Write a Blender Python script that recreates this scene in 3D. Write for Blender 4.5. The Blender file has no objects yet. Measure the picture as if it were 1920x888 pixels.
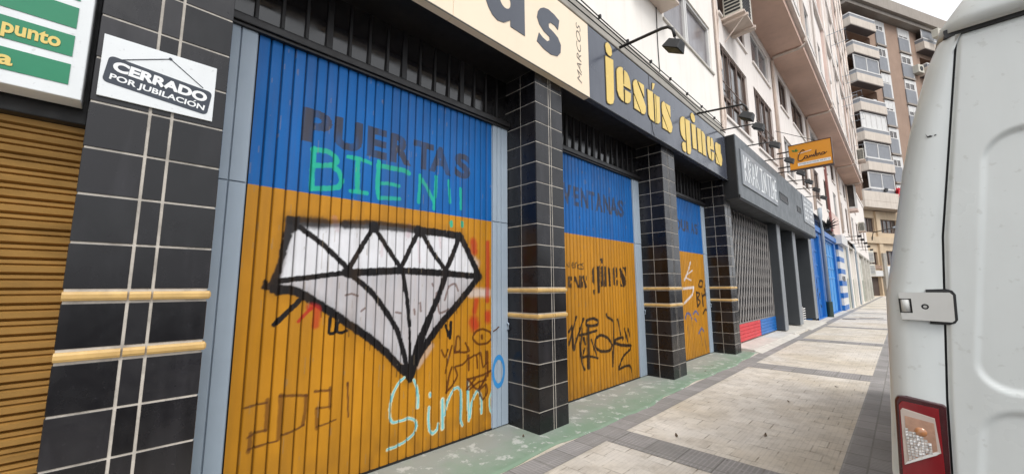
import bpy, bmesh, math, random
import numpy as np
from mathutils import Vector, Matrix
from mathutils.geometry import tessellate_polygon
R = math.radians
rnd = random.Random(7)
SC = bpy.context.scene
COL = SC.collection

# ------------------------------------------------------------------ camera, sky, sun, exposure
cam_d = bpy.data.cameras.new('camera'); cam = bpy.data.objects.new('camera', cam_d); COL.objects.link(cam)
yaw, pitch, roll = R(44.993), R(7.410), R(-0.304)
F = Vector((-math.sin(yaw)*math.cos(pitch), math.cos(yaw)*math.cos(pitch), math.sin(pitch)))
X0 = Vector((math.cos(yaw), math.sin(yaw), 0)); U0 = X0.cross(F)
XR = X0*math.cos(roll)+U0*math.sin(roll); UR = U0*math.cos(roll)-X0*math.sin(roll)
m = Matrix.Identity(4)
for i in range(3):
    m[i][0] = XR[i]; m[i][1] = UR[i]; m[i][2] = -F[i]
m[0][3], m[1][3], m[2][3] = 2.753, 0.0, 1.5
cam.matrix_world = m
cam_d.sensor_fit = 'HORIZONTAL'; cam_d.sensor_width = 36; cam_d.lens = 36*728.37/1920
cam_d.clip_start = .05; cam_d.clip_end = 2000
SC.camera = cam

SUN_EL, SUN_AZ = 52, 115        # degrees; azimuth measured from +y towards +x
w = bpy.data.worlds.new('World'); SC.world = w; w.use_nodes = True
nt = w.node_tree; nt.nodes.clear()
sky = nt.nodes.new('ShaderNodeTexSky'); sky.sky_type = 'NISHITA'; sky.sun_disc = False
sky.sun_elevation = R(SUN_EL); sky.sun_rotation = R(SUN_AZ); sky.dust_density = 4; sky.air_density = 1.0
hs = nt.nodes.new('ShaderNodeHueSaturation'); hs.inputs['Saturation'].default_value = .14
bg = nt.nodes.new('ShaderNodeBackground'); bg.inputs[1].default_value = .125
wo = nt.nodes.new('ShaderNodeOutputWorld')
nt.links.new(sky.outputs[0], hs.inputs['Color']); ov = nt.nodes.new('ShaderNodeMix'); ov.data_type = 'RGBA'; ov.inputs[0].default_value = .72; ov.inputs[7].default_value = (6.3, 6.5, 6.8, 1)   # the even grey-white of a closed cloud deck over the clear-sky gradient
nt.links.new(hs.outputs[0], ov.inputs[6]); nt.links.new(ov.outputs[2], bg.inputs[0]); nt.links.new(bg.outputs[0], wo.inputs[0])
sd = bpy.data.lights.new('sun', 'SUN'); sd.energy = 1.0; sd.angle = R(25); sd.color = (1, .97, .93)
so = bpy.data.objects.new('sun', sd); COL.objects.link(so)
sdir = Vector((math.sin(R(SUN_AZ))*math.cos(R(SUN_EL)), math.cos(R(SUN_AZ))*math.cos(R(SUN_EL)), math.sin(R(SUN_EL))))
so.rotation_euler = (-sdir).to_track_quat('-Z', 'Y').to_euler(); so.location = (20, -10, 40)
SC.view_settings.view_transform = 'Standard'; SC.view_settings.look = 'None'
SC.view_settings.exposure = 0.85; SC.view_settings.gamma = 1.0

# ------------------------------------------------------------------ helpers
def lin(h):
    h = h.lstrip('#'); out = []
    for i in (0, 2, 4):
        v = int(h[i:i+2], 16)/255
        out.append(v/12.92 if v <= .04045 else ((v+.055)/1.055)**2.4)
    return (*out, 1.0)

class N:
    def __init__(s, mat): s.t = mat.node_tree
    def __call__(s, typ, **kw):
        n = s.t.nodes.new(typ)
        for k, v in kw.items(): setattr(n, k, v)
        return n
    def l(s, a, b): s.t.links.new(a, b)
def ramp(n, src, stops):
    r = n('ShaderNodeValToRGB'); e = r.color_ramp.elements
    while len(e) < len(stops): e.new(.5)
    for el, (p, c) in zip(e, stops):
        el.position = p; el.color = c if len(c) == 4 else (*c, 1)
    n.l(src, r.inputs[0]); return r.outputs[0]
def mixc(n, fac, a, b, mode='MIX'):
    mx = n('ShaderNodeMix', data_type='RGBA', blend_type=mode)
    for sock, v in ((mx.inputs[0], fac), (mx.inputs[6], a), (mx.inputs[7], b)):
        if hasattr(v, 'is_linked') or hasattr(v, 'links'): n.l(v, sock)
        else: sock.default_value = v
    return mx.outputs[2]
def g(v): return (v, v, v, 1)
def noise(n, vec, scale, detail=5, rough=.6, stretch=None):
    if stretch:
        mp = n('ShaderNodeMapping'); mp.inputs['Scale'].default_value = stretch; n.l(vec, mp.inputs[0]); vec = mp.outputs[0]
    t = n('ShaderNodeTexNoise'); t.inputs['Scale'].default_value = scale; t.inputs['Detail'].default_value = detail
    t.inputs['Roughness'].default_value = rough; n.l(vec, t.inputs['Vector']); return t.outputs[0]
MATS = {}
def mat(name, col, rough=.7, var=.18, vscale=2.5, streak=0., dirt=None, spots=0., bump=.0, bscale=60, metallic=0., coat=0., spec=.5, attr=None, streak_scale=(5, 5, .35), island=0.):
    """a painted / stony surface: base colour, cloudy variation, run-down streaks of dirt, specks, fine bump"""
    mt = bpy.data.materials.new(name); mt.use_nodes = True; MATS[name] = mt
    n = N(mt); p = mt.node_tree.nodes['Principled BSDF']
    tc = n('ShaderNodeTexCoord').outputs['Object']
    c = lin(col) if isinstance(col, str) else (*col[:3], 1)
    if attr:
        a = n('ShaderNodeAttribute'); a.attribute_name = attr; c = a.outputs['Color']
    v = ramp(n, noise(n, tc, vscale, 7, .65), [(.25, g(1-var)), (.75, g(1+var*.6))])
    cc = mixc(n, 1.0, c, v, 'MULTIPLY')
    d = lin(dirt) if dirt else lin('#3b362f')
    if streak:
        s = ramp(n, noise(n, tc, 1.0, 6, .6, streak_scale), [(.48, g(0)), (.78, g(streak))])
        cc = mixc(n, s, cc, d)
    if spots:
        s = ramp(n, noise(n, tc, 38, 3, .5), [(.66, g(0)), (.72, g(spots))])
        cc = mixc(n, s, cc, d)
    rr = ramp(n, noise(n, tc, vscale*2.3, 5), [(.3, g(max(.03, rough-.1))), (.7, g(min(1, rough+.1)))])
    if island:                                   # every tile fired a little differently
        isl = n('ShaderNodeNewGeometry').outputs['Random Per Island']
        cc = mixc(n, 1.0, cc, ramp(n, isl, [(0, g(1-island)), (.6, g(1)), (1, g(1+island*1.6))]), 'MULTIPLY')
        rr = mixc(n, 1.0, rr, ramp(n, isl, [(0, g(.7)), (1, g(1.35))]), 'MULTIPLY')
    n.l(cc, p.inputs['Base Color'])
    n.l(rr, p.inputs['Roughness'])
    p.inputs['Metallic'].default_value = metallic; p.inputs['Coat Weight'].default_value = coat; p.inputs['Coat Roughness'].default_value = .08
    p.inputs['Specular IOR Level'].default_value = spec
    if bump:
        b = n('ShaderNodeBump'); b.inputs['Strength'].default_value = bump; b.inputs['Distance'].default_value = .01
        n.l(noise(n, tc, bscale, 6, .65), b.inputs['Height']); n.l(b.outputs[0], p.inputs['Normal'])
    return mt

class MB:
    """collects boxes, prisms and tubes and links them as ONE mesh object"""
    def __init__(s, xf=None): s.v = []; s.f = []; s.xf = xf
    def add(s, vs, fs):
        b = len(s.v); s.v += [tuple(v) for v in vs]; s.f += [tuple(b+i for i in f) for f in fs]; return s
    def box(s, x0, x1, y0, y1, z0, z1):
        return s.add([(x, y, z) for z in (z0, z1) for y in (y0, y1) for x in (x0, x1)],
                     [(0, 2, 3, 1), (4, 5, 7, 6), (0, 1, 5, 4), (2, 6, 7, 3), (0, 4, 6, 2), (1, 3, 7, 5)])
    def quad(s, *p): return s.add(p, [tuple(range(len(p)))])
    def prism(s, poly, fn, d0, d1, holes=()):
        """2D outline extruded between depths d0 and d1; fn(a, b, d) gives the 3D point"""
        loops = [poly]+list(holes); flat = [p for lp in loops for p in lp]
        tris = tessellate_polygon([[Vector((a, b, 0)) for a, b in lp] for lp in loops]); n = len(flat)
        vs = [fn(a, b, d0) for a, b in flat]+[fn(a, b, d1) for a, b in flat]
        fs = [t for t in tris]+[tuple(i+n for i in reversed(t)) for t in tris]; o = 0
        for lp in loops:
            k = len(lp)
            for i in range(k): fs.append((o+i, o+(i+1) % k, n+o+(i+1) % k, n+o+i))
            o += k
        return s.add(vs, fs)
    def tube(s, pts, r, n=8, caps=True):
        pts = [Vector(p) for p in pts]; rings = []; up = Vector((0, 0, 1))
        for i, p in enumerate(pts):
            t = (pts[min(i+1, len(pts)-1)]-pts[max(i-1, 0)]).normalized()
            a = t.cross(up)
            if a.length < .05: a = t.cross(Vector((1, 0, 0)))
            a.normalize(); b = t.cross(a); rr = r[i] if hasattr(r, '__len__') else r
            rings.append([p+(a*math.cos(2*math.pi*k/n)+b*math.sin(2*math.pi*k/n))*rr for k in range(n)])
        vs = [v for q in rings for v in q]; fs = []
        for i in range(len(pts)-1):
            for k in range(n): fs.append((i*n+k, i*n+(k+1) % n, (i+1)*n+(k+1) % n, (i+1)*n+k))
        if caps: fs += [tuple(range(n)), tuple((len(pts)-1)*n+k for k in range(n))]
        return s.add(vs, fs)
    def build(s, name, mt, parent=None, smooth=False, bevel=0., label=None, recalc=True):
        me = bpy.data.meshes.new(name)
        vs = [s.xf(*v) for v in s.v] if s.xf else s.v
        me.from_pydata([tuple(v) for v in vs], [], s.f); me.materials.append(mt)
        if recalc:
            bm = bmesh.new(); bm.from_mesh(me); bmesh.ops.recalc_face_normals(bm, faces=bm.faces); bm.to_mesh(me); bm.free()
        if smooth: me.polygons.foreach_set('use_smooth', [True]*len(me.polygons))
        return link(name, me, parent, bevel, label)
def link(name, me, parent=None, bevel=0., label=None):
    o = bpy.data.objects.new(name, me); COL.objects.link(o)
    if parent is not None:
        o.parent = parent
        if parent.type == 'EMPTY': o.location = -Vector(parent['base'])
    if bevel:
        b = o.modifiers.new('bevel', 'BEVEL'); b.width = bevel; b.segments = 2; b.limit_method = 'ANGLE'; b.angle_limit = R(40)
    if label: o['label'] = label
    return o
def thing(name, label, cat, loc, group=None):
    o = bpy.data.objects.new(name, None); COL.objects.link(o); o.location = loc; o['base'] = tuple(loc)
    return tag(o, label, cat, group)
def tag(o, label, cat, group=None):
    o['label'] = label; o['category'] = cat
    if group: o['group'] = group
    return o
def structure(o, kind='structure'): o['kind'] = kind; return o
def dup(root, loc, label, group=None):
    r = root.copy(); COL.objects.link(r); r.location = loc; r['label'] = label
    if group: r['group'] = group
    for ch in list(root.children):
        c = ch.copy(); COL.objects.link(c); c.parent = r
        for gg in ch.children:
            d = gg.copy(); COL.objects.link(d); d.parent = c
    return r
def fac(a, b, d): return (d, a, b)                       # facade plane: a = along the street (+y), b = height, d = x
def ell(cx, cy, rx, ry, n=16, a0=0): return [(cx+rx*math.cos(a0+2*math.pi*i/n), cy+ry*math.sin(a0+2*math.pi*i/n)) for i in range(n)]
_T = {}
def text_tris(s, offset=0., shear=0.):
    """the built-in font's outline of a string as triangles in 2D, in a 0..1 box"""
    key = (s, offset, shear)
    if key in _T: return _T[key]
    cu = bpy.data.curves.new('t', 'FONT'); cu.body = s; cu.offset = offset; cu.shear = shear; cu.resolution_u = 4
    ob = bpy.data.objects.new('t', cu); COL.objects.link(ob)
    me = bpy.data.meshes.new_from_object(ob.evaluated_get(bpy.context.evaluated_depsgraph_get()))
    me.calc_loop_triangles()
    v = np.array([(p.co.x, p.co.y) for p in me.vertices]); t = np.array([tuple(q.vertices) for q in me.loop_triangles])
    bpy.data.objects.remove(ob); bpy.data.curves.remove(cu)
    polys = [tuple(p.vertices) for p in me.polygons]; bpy.data.meshes.remove(me)
    lo, hi = v.min(0), v.max(0); v = (v-lo)/np.maximum(hi-lo, 1e-6)
    _T[key] = (v, t, polys); return _T[key]
def lettering(s, name, mt, parent, fn, d0, d1, offset=0., shear=0.):
    """raised flat lettering: fn(u, v, d) places the 0..1 box in space"""
    v, t, polys = text_tris(s, offset, shear); mb = MB()
    n = len(v); vs = [fn(a, b, d0) for a, b in v]+[fn(a, b, d1) for a, b in v]
    fs = [tuple(p) for p in t]+[tuple(i+n for i in reversed(p)) for p in t]
    edge = {}
    for q in t:
        for i in range(3):
            e = (q[i], q[(i+1) % 3]); k = tuple(sorted(e)); edge[k] = edge.get(k, 0)+1
    for (a, b), c in edge.items():
        if c == 1: fs.append((a, b, b+n, a+n))
    mb.add(vs, [tuple(int(i) for i in f) for f in fs])
    return mb.build(name, mt, parent)
def wall_holes(mb, y0, y1, z0, z1, x, depth, holes):
    """front sheet at x with rectangular openings and their reveals going back by depth"""
    ys = sorted({y0, y1, *[h[0] for h in holes], *[h[1] for h in holes]}); zs = sorted({z0, z1, *[h[2] for h in holes], *[h[3] for h in holes]})
    for a, b in zip(ys, ys[1:]):
        for c, d in zip(zs, zs[1:]):
            if not any(h[0] <= a and b <= h[1] and h[2] <= c and d <= h[3] for h in holes):
                mb.quad((x, a, c), (x, b, c), (x, b, d), (x, a, d))
    for a, b, c, d in holes:
        k = x-depth
        mb.quad((x, a, c), (x, b, c), (k, b, c), (k, a, c)); mb.quad((x, a, d), (x, b, d), (k, b, d), (k, a, d))
        mb.quad((x, a, c), (x, a, d), (k, a, d), (k, a, c)); mb.quad((x, b, c), (x, b, d), (k, b, d), (k, b, c))
def frame_ring(mb, y0, y1, z0, z1, x0, x1, t, bars_y=(), bars_z=()):
    mb.box(x0, x1, y0, y1, z0, z0+t); mb.box(x0, x1, y0, y1, z1-t, z1)
    mb.box(x0, x1, y0, y0+t, z0+t, z1-t); mb.box(x0, x1, y1-t, y1, z0+t, z1-t)
    for b in bars_y: mb.box(x0, x1, b-t/2, b+t/2, z0+t, z1-t)
    for b in bars_z: mb.box(x0+.004, x1-.004, y0+t, y1-t, b-t/2, b+t/2)
# ------------------------------------------------------------------ materials
M_cream = mat('cream_plaster', '#f3ede5', .9, .06, 1.2, .16, '#b3a490', bump=.15, bscale=120)
M_white = mat('white_plaster', '#efe7e0', .9, .08, 1.0, .26, '#a08f86', bump=.1)
M_pink = mat('pink_plaster', '#dcc5bb', .9, .1, 1.0, .2, '#90736a', bump=.1)
M_soffit = mat('soffit_plaster', '#dfbeac', .9, .10, .8, .12, '#6f574c')
M_conc = mat('concrete', '#a9a49b', .9, .2, 2.0, .3, '#5f5a52', bump=.25)
M_lconc = mat('pale_concrete', '#c9c4bb', .9, .2, 3.0, .3, '#7d776c', bump=.3)
M_tile = mat('black_glazed_tile', '#161518', .27, .2, 3.0, .22, '#4d4b50', spots=.10, spec=.45, island=.35, bump=.02, bscale=14, streak_scale=(6, 6, 1.2))
M_grout = mat('white_grout', '#bdb6ac', .9, .2, 12, .6, '#56524c', bump=.2, streak_scale=(9, 9, 7))
M_trim = mat('cream_glazed_trim', '#cba768', .48, .22, 9, .5, '#8d6a3c', streak_scale=(7, 7, 7))
M_jamb = mat('pale_blue_paint', '#a3b1bf', .5, .08, 2.5, .2, '#6c747d', bump=.05)
M_dark = mat('black_painted_metal', '#1b191a', .45, .2, 4, .3, '#3a3634')
M_trans = mat('dark_glossy_panel', '#171516', .09, .2, 2, 0, spec=.8)
M_door = mat('painted_folding_door', '#ffffff', .5, .15, 1.3, .26, '#5b4326', attr='paint', spec=.28, bump=.04, bscale=25, streak_scale=(9, 9, .5))
M_shut = mat('brown_gold_shutter', '#ad8446', .45, .2, 3, .45, '#4a3418', metallic=.25, streak_scale=(3, 3, 9))
M_csign = mat('cream_sign_sheet', '#efdcc2', .45, .04, .8, .06, '#b79c78')
M_bsign = mat('dark_grey_sign_sheet', '#4a4e59', .2, .12, 1.5, .25, '#6b7079', streak_scale=(3, 3, .6))
M_letdk = mat('dark_slate_letter', '#4a4e58', .4, .06, 2)
M_gold = mat('gold_letter', '#e3c46c', .45, .06, 9, .1, '#a98b3f', bump=.03)
M_goldedge = mat('ochre_letter_edge', '#4b432f', .5, .1, 9)
M_line = mat('grey_ink', '#6d655c', .6, .05)
M_green = mat('green_sign_stripe', '#0e7a55', .4, .06, 4)
M_wsign = mat('white_sign_sheet', '#dcdfe0', .4, .05, 3, .12, '#8c8c88', spots=.25)
M_ysign = mat('yellow_lettering', '#d6bd6a', .45, .05)
M_ink = mat('navy_ink', '#2c3440', .5, .06)
M_wink = mat('white_ink', '#e4e6e6', .5, .04)
M_krak = mat('anthracite_fascia', '#61666a', .5, .08, 1.5, .15, '#3c4043', bump=.03)
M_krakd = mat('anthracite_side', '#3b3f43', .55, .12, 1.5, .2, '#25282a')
M_kpost = mat('grey_post_face', '#82868a', .55, .08, 2, .2, '#4d5053')
M_kpanel = mat('pale_grey_panel', '#8b8f94', .45, .06, 2, .1, '#6b6d70')
M_wire = mat('rusty_lattice_bar', '#8b8784', .5, .2, 4, metallic=.5)
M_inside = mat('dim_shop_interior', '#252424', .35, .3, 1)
M_red = mat('red_board', '#c8323a', .5, .12, 3, .15, '#7a2024')
M_blue = mat('blue_gloss_paint', '#1668b4', .4, .15, 1.5, .3, '#123c78', bump=.06)
M_lblue = mat('light_blue_paint', '#3c8fd0', .5, .15, 1.5, .3, '#2a5c94')
M_orange = mat('orange_sign_face', '#d98f1c', .4, .05, 2)
M_brownink = mat('brown_script', '#4e2a0e', .5, .05)
M_leaf = mat('leaf_green', '#2c7a3a', .5, .1)
M_pane = mat('window_pane', '#4a4441', .12, .5, 1.1, .6, '#857c78', streak_scale=(9, 9, .15))
M_paneg = mat('curtained_pane', '#7d787a', .16, .25, 1.0, .6, '#4f4b4d', streak_scale=(11, 11, .1))
M_panel = mat('blue_grey_infill', '#828489', .5, .1, 1.0, .15, '#555a62')
M_wframe = mat('white_window_frame', '#d7d5d2', .5, .1, 3, .25, '#8b857e')
M_bframe = mat('brown_window_frame', '#6f5c52', .6, .2, 3, .3, '#3f342f')
M_tan = mat('tan_brick_render', '#9f8675', .9, .15, .5, .3, '#7e6a5d', bump=.1)
M_beige = mat('beige_parapet', '#cfc4b8', .9, .1, .8, .35, '#948575')
M_bbase = mat('beige_base_wall', '#cdb89c', .9, .12, .6, .3, '#8a7862')
M_cornice = mat('grey_cornice', '#9d948b', .9, .12, .4, .35, '#6d655d')
M_ac = mat('air_conditioner_shell', '#c9c4b6', .5, .08, 4, .25, '#7a7466')
M_pipe = mat('cream_pipe', '#dccbbe', .6, .12, 3, .3, '#8a7567')
M_gpipe = mat('grey_pipe', '#9aa3ac', .5, .12, 3, .25, '#5d6166')
M_blk = mat('black_plastic', '#1a1a1b', .5, .2, 6)
M_van = mat('white_van_paint', '#c9cdcc', .34, .06, 2.0, .16, '#8d8b83', spots=.22, coat=.5, streak_scale=(4, 4, .6))
M_vpl = mat('silver_plastic', '#c2c2bf', .4, .06, 6, .1, '#807c74')
M_lens = mat('red_lamp_lens', '#7d0f17', .12, .25, 9, coat=1.)
M_lensd = mat('dark_red_lamp_rim', '#3d1014', .2, .2, 9, coat=.6)
M_clear = mat('clear_lamp_frame', '#b9aaa0', .2, .12, 14, coat=1.)
M_amber = mat('amber_reflector', '#b08a74', .2, .35, 26, coat=1.)
M_chrome = mat('chrome_facet', '#d9d6d3', .22, .3, 60, metallic=.35, coat=.8)
M_tyre = mat('tyre_rubber', '#161616', .9, .2, 8, bump=.2)
M_rim = mat('steel_rim', '#8f9294', .4, .1, 5, metallic=.7)
M_asph = mat('asphalt', '#3a3a3c', .9, .3, 3, bump=.6, bscale=150)
M_kerb = mat('grey_kerb_stone', '#7d7b79', .85, .2, 3, .2, '#4c4a47', bump=.3, streak_scale=(3, 3, 3))
M_rag = mat('red_cloth', '#c22434', .8, .2, 8)
M_dleaf = mat('dry_leaf', '#5b4a36', .8, .3, 60)

def paving(name, c1, c2, mortar, bw, bh, msize, fine=None, dirt='#7b6f5f', rough=.85, dirty=.35, offset=0., fade=0.):
    mt = bpy.data.materials.new(name); mt.use_nodes = True; n = N(mt); p = mt.node_tree.nodes['Principled BSDF']
    tc = n('ShaderNodeTexCoord').outputs['Object']
    def brick(w_, h_, ms, a, b, mo, off):
        t = n('ShaderNodeTexBrick'); t.offset = off; t.inputs['Scale'].default_value = 1
        t.inputs['Brick Width'].default_value = w_; t.inputs['Row Height'].default_value = h_; t.inputs['Mortar Size'].default_value = ms; t.inputs['Mortar Smooth'].default_value = .3
        t.inputs['Color1'].default_value = a; t.inputs['Color2'].default_value = b; t.inputs['Mortar'].default_value = mo
        n.l(tc, t.inputs['Vector']); return t
    t = brick(bw, bh, msize, lin(c1), lin(c2), lin(mortar), offset); c = t.outputs['Color']; h = t.outputs['Fac']
    if fade:                                     # joints filled with dirt in places, swept bare in others
        pl_ = brick(bw, bh, 0., lin(c1), lin(c2), lin(c1), offset).outputs['Color']
        msk = ramp(n, noise(n, tc, 3.6, 5, .7), [(.46, g(0)), (.66, g(1))]); c = mixc(n, msk, pl_, c)
        hm = n('ShaderNodeMath', operation='MULTIPLY'); n.l(h, hm.inputs[0]); n.l(msk, hm.inputs[1]); h = hm.outputs[0]
        c = mixc(n, ramp(n, noise(n, tc, .55, 4, .55), [(.42, g(0)), (.64, g(.55))]), c, mixc(n, 1.0, c, lin('#eadfc8'), 'MULTIPLY'))
    if fine:
        # worn relief: the fine joints only survive where the surface is not rubbed smooth
        t2 = brick(fine[0], fine[1], fine[2], g(1), g(1), g(fine[3]), fine[4] if len(fine) > 4 else 0.)
        wear = ramp(n, noise(n, tc, 1.6, 4), [(.36, g(.3)), (.58, g(1))])
        c = mixc(n, wear, c, mixc(n, 1.0, c, t2.outputs['Color'], 'MULTIPLY'))
    c = mixc(n, 1.0, c, ramp(n, noise(n, tc, 1.3, 8, .7), [(.3, g(.8)), (.66, g(1.1))]), 'MULTIPLY')
    c = mixc(n, ramp(n, noise(n, tc, 4.5, 8, .7), [(.5, g(0)), (.75, g(dirty))]), c, lin(dirt))
    c = mixc(n, ramp(n, noise(n, tc, 26, 3, .5), [(.68, g(0)), (.73, g(.45))]), c, lin('#4d463d'))
    n.l(c, p.inputs['Base Color']); p.inputs['Roughness'].default_value = rough
    b = n('ShaderNodeBump'); b.inputs['Strength'].default_value = .5; b.inputs['Distance'].default_value = .006; b.invert = True
    n.l(h, b.inputs['Height']); b2 = n('ShaderNodeBump'); b2.inputs['Strength'].default_value = .3; b2.inputs['Distance'].default_value = .004
    n.l(noise(n, tc, 130, 4, .7), b2.inputs['Height']); n.l(b.outputs[0], b2.inputs['Normal']); n.l(b2.outputs[0], p.inputs['Normal'])
    return mt
M_pave = paving('beige_paving', '#dbd4ca', '#d0c8bd', '#8c8376', .20, .20, .007, (.04, .02, .005, .84), '#8d8375', dirty=.6, fade=1., offset=.5)
M_band = paving('grey_ribbed_paving', '#95918f', '#85827f', '#74716d', .30, .30, .007, (.15, .036, .007, 1.3, 0.), '#6a665f')
M_bandx = paving('grey_ribbed_cross_paving', '#95918f', '#85827f', '#74716d', .30, .30, .007, (.036, .15, .007, 1.3, 0.), '#6a665f')
M_plinth = None
def plinth_mat():
    mt = bpy.data.materials.new('worn_green_floor_paint'); mt.use_nodes = True; n = N(mt); p = mt.node_tree.nodes['Principled BSDF']
    tc = n('ShaderNodeTexCoord').outputs['Object']
    sx_ = n('ShaderNodeSeparateXYZ'); n.l(tc, sx_.inputs[0]); ad = n('ShaderNodeMath', operation='MULTIPLY_ADD'); n.l(noise(n, tc, 2.2, 6, .7), ad.inputs[0]); ad.inputs[1].default_value = 1.1; n.l(sx_.outputs[0], ad.inputs[2])
    # trodden to bare concrete by the doors, still green along the outer strip
    c = mixc(n, ramp(n, ad.outputs[0], [(.32, g(0)), (.80, g(1))]), lin('#92968f'), lin('#7b917c'))
    c = mixc(n, ramp(n, noise(n, tc, 3.0, 6, .7), [(.5, g(0)), (.7, g(.6))]), c, lin('#8f9c8e'))
    fl = noise(n, tc, 5.5, 9, .72)
    c = mixc(n, ramp(n, fl, [(.56, g(0)), (.60, g(.75))]), c, lin('#bfc0bb'))
    c = mixc(n, ramp(n, noise(n, tc, 9, 8, .75), [(.63, g(0)), (.68, g(.7))]), c, lin('#6f736b'))
    n.l(c, p.inputs['Base Color']); p.inputs['Roughness'].default_value = .75
    b = n('ShaderNodeBump'); b.inputs['Strength'].default_value = .5; b.inputs['Distance'].default_value = .012
    n.l(fl, b.inputs['Height']); n.l(b.outputs[0], p.inputs['Normal']); return mt
M_plinth = plinth_mat()
# ------------------------------------------------------------------ ground
BANDS = [(-6.9, -6.45), (-1.6, -1.15), (3.52, 3.90), (8.50, 9.05), (13.5, 14.1), (18.6, 19.1), (23.8, 24.3), (28.9, 29.4), (34.0, 34.5), (39.1, 39.6), (44.2, 44.7), (49.4, 49.9), (54.5, 55.0), (59.6, 60.1), (64.8, 65.3), (70, 70.5)]
def sheet(name, rects, z, mt):
    mb = MB()
    for x0, x1, y0, y1 in rects: mb.quad((x0, y0, z), (x1, y0, z), (x1, y1, z), (x0, y1, z))
    return structure(mb.build(name, mt))
sheet('ground', [(-400, 600, -300, 900)], -.135, M_asph)
mb = MB()
mb.box(-9, 2.62, -12, 140, -.13, 0.)
structure(mb.build('pavement', M_pave))
sheet('pavement_edging', [(.30, .54, -12, 76), (2.24, 2.62, -12, 76)], .004, M_band)
sheet('pavement_cross_bands', [(.54, 2.24, a, b) for a, b in BANDS], .004, M_bandx)
mb = MB(); y = -12.
while y < 80:
    mb.box(2.625, 2.76, y, y+.985, -.13, .006); y += 1.0
structure(mb.build('kerb', M_kerb, bevel=.012))
sheet('road', [(2.76, 12, -200, 600)], -.125, M_asph)
# low slab of worn green paint in front of the three doors
mb = MB(); ys = np.linspace(-3, 10.35, 90); edge = [.30+.035*math.sin(1.7*q)+.02*math.sin(5.3*q+1)+rnd.uniform(-.012, .012) for q in ys]
top, low = [], []
vs = []; fs = []
for q, e in zip(ys, edge): vs += [(-.62, q, .018), (e-.03, q, .014), (e, q, .004), (e, q, -.01)]
for i in range(len(ys)-1):
    for k in range(3): fs.append((i*4+k, i*4+k+1, i*4+k+5, i*4+k+4))
mb.add(vs, fs); structure(mb.build('painted_threshold_slab', M_plinth, smooth=False))
for (xa, xb, yy, lb) in ((1.12, 1.95, 24.75, 'long dark drain slot across the far pavement near the van side'), (.62, 1.08, 23.35, 'short dark drain slot across the far pavement before the blue front')):
    d = MB(); d.box(xa, xb, yy, yy+.22, 0, .0075)
    tag(d.build('drain_slot', M_blk), lb, 'drain')
# dry leaves and litter scraps on the paving
lf = MB(); k = 11
lf.add([(.05*math.cos(t)*(1+.5*math.cos(2*t)), .022*math.sin(t), .012*math.cos(2*t)+.006) for t in [2*math.pi*i/k for i in range(k)]]+[(0, 0, .002)], [(i, (i+1) % k, k) for i in range(k)])
spots = [(1.62, 4.75, 'dry leaf on the big pale paving panel, nearest the van'), (.98, 4.12, 'dry leaf near the corner of the nearest pale paving panel'), (.12, 7.45, 'dry leaf on the green slab beyond the second tiled pillar'), (.05, 8.05, 'dry leaf on the green slab before the third door'), (1.55, 6.3, 'dry leaf in the middle of the pale paving panel'),
         (.7, 9.55, 'dry leaf just past the second dark paving band'), (1.9, 7.7, 'dry leaf by the dark edging near the second paving band'), (-.1, 3.0, 'dry leaf on the green slab at the foot of the first free pillar')]
first = None
for i, (x, y, lb) in enumerate(spots):
    if first is None: first = lf.build('dry_leaf', M_dleaf); o = first
    else: o = first.copy(); COL.objects.link(o)
    o.location = (x, y, .02 if x < .3 else .008); o.rotation_euler = (rnd.uniform(-.1, .1), rnd.uniform(-.1, .1), rnd.uniform(0, 6)); s = rnd.uniform(.35, .65); o.scale = (s, s, s)
    tag(o, lb, 'leaf', 'dry leaves on the pavement')
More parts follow.
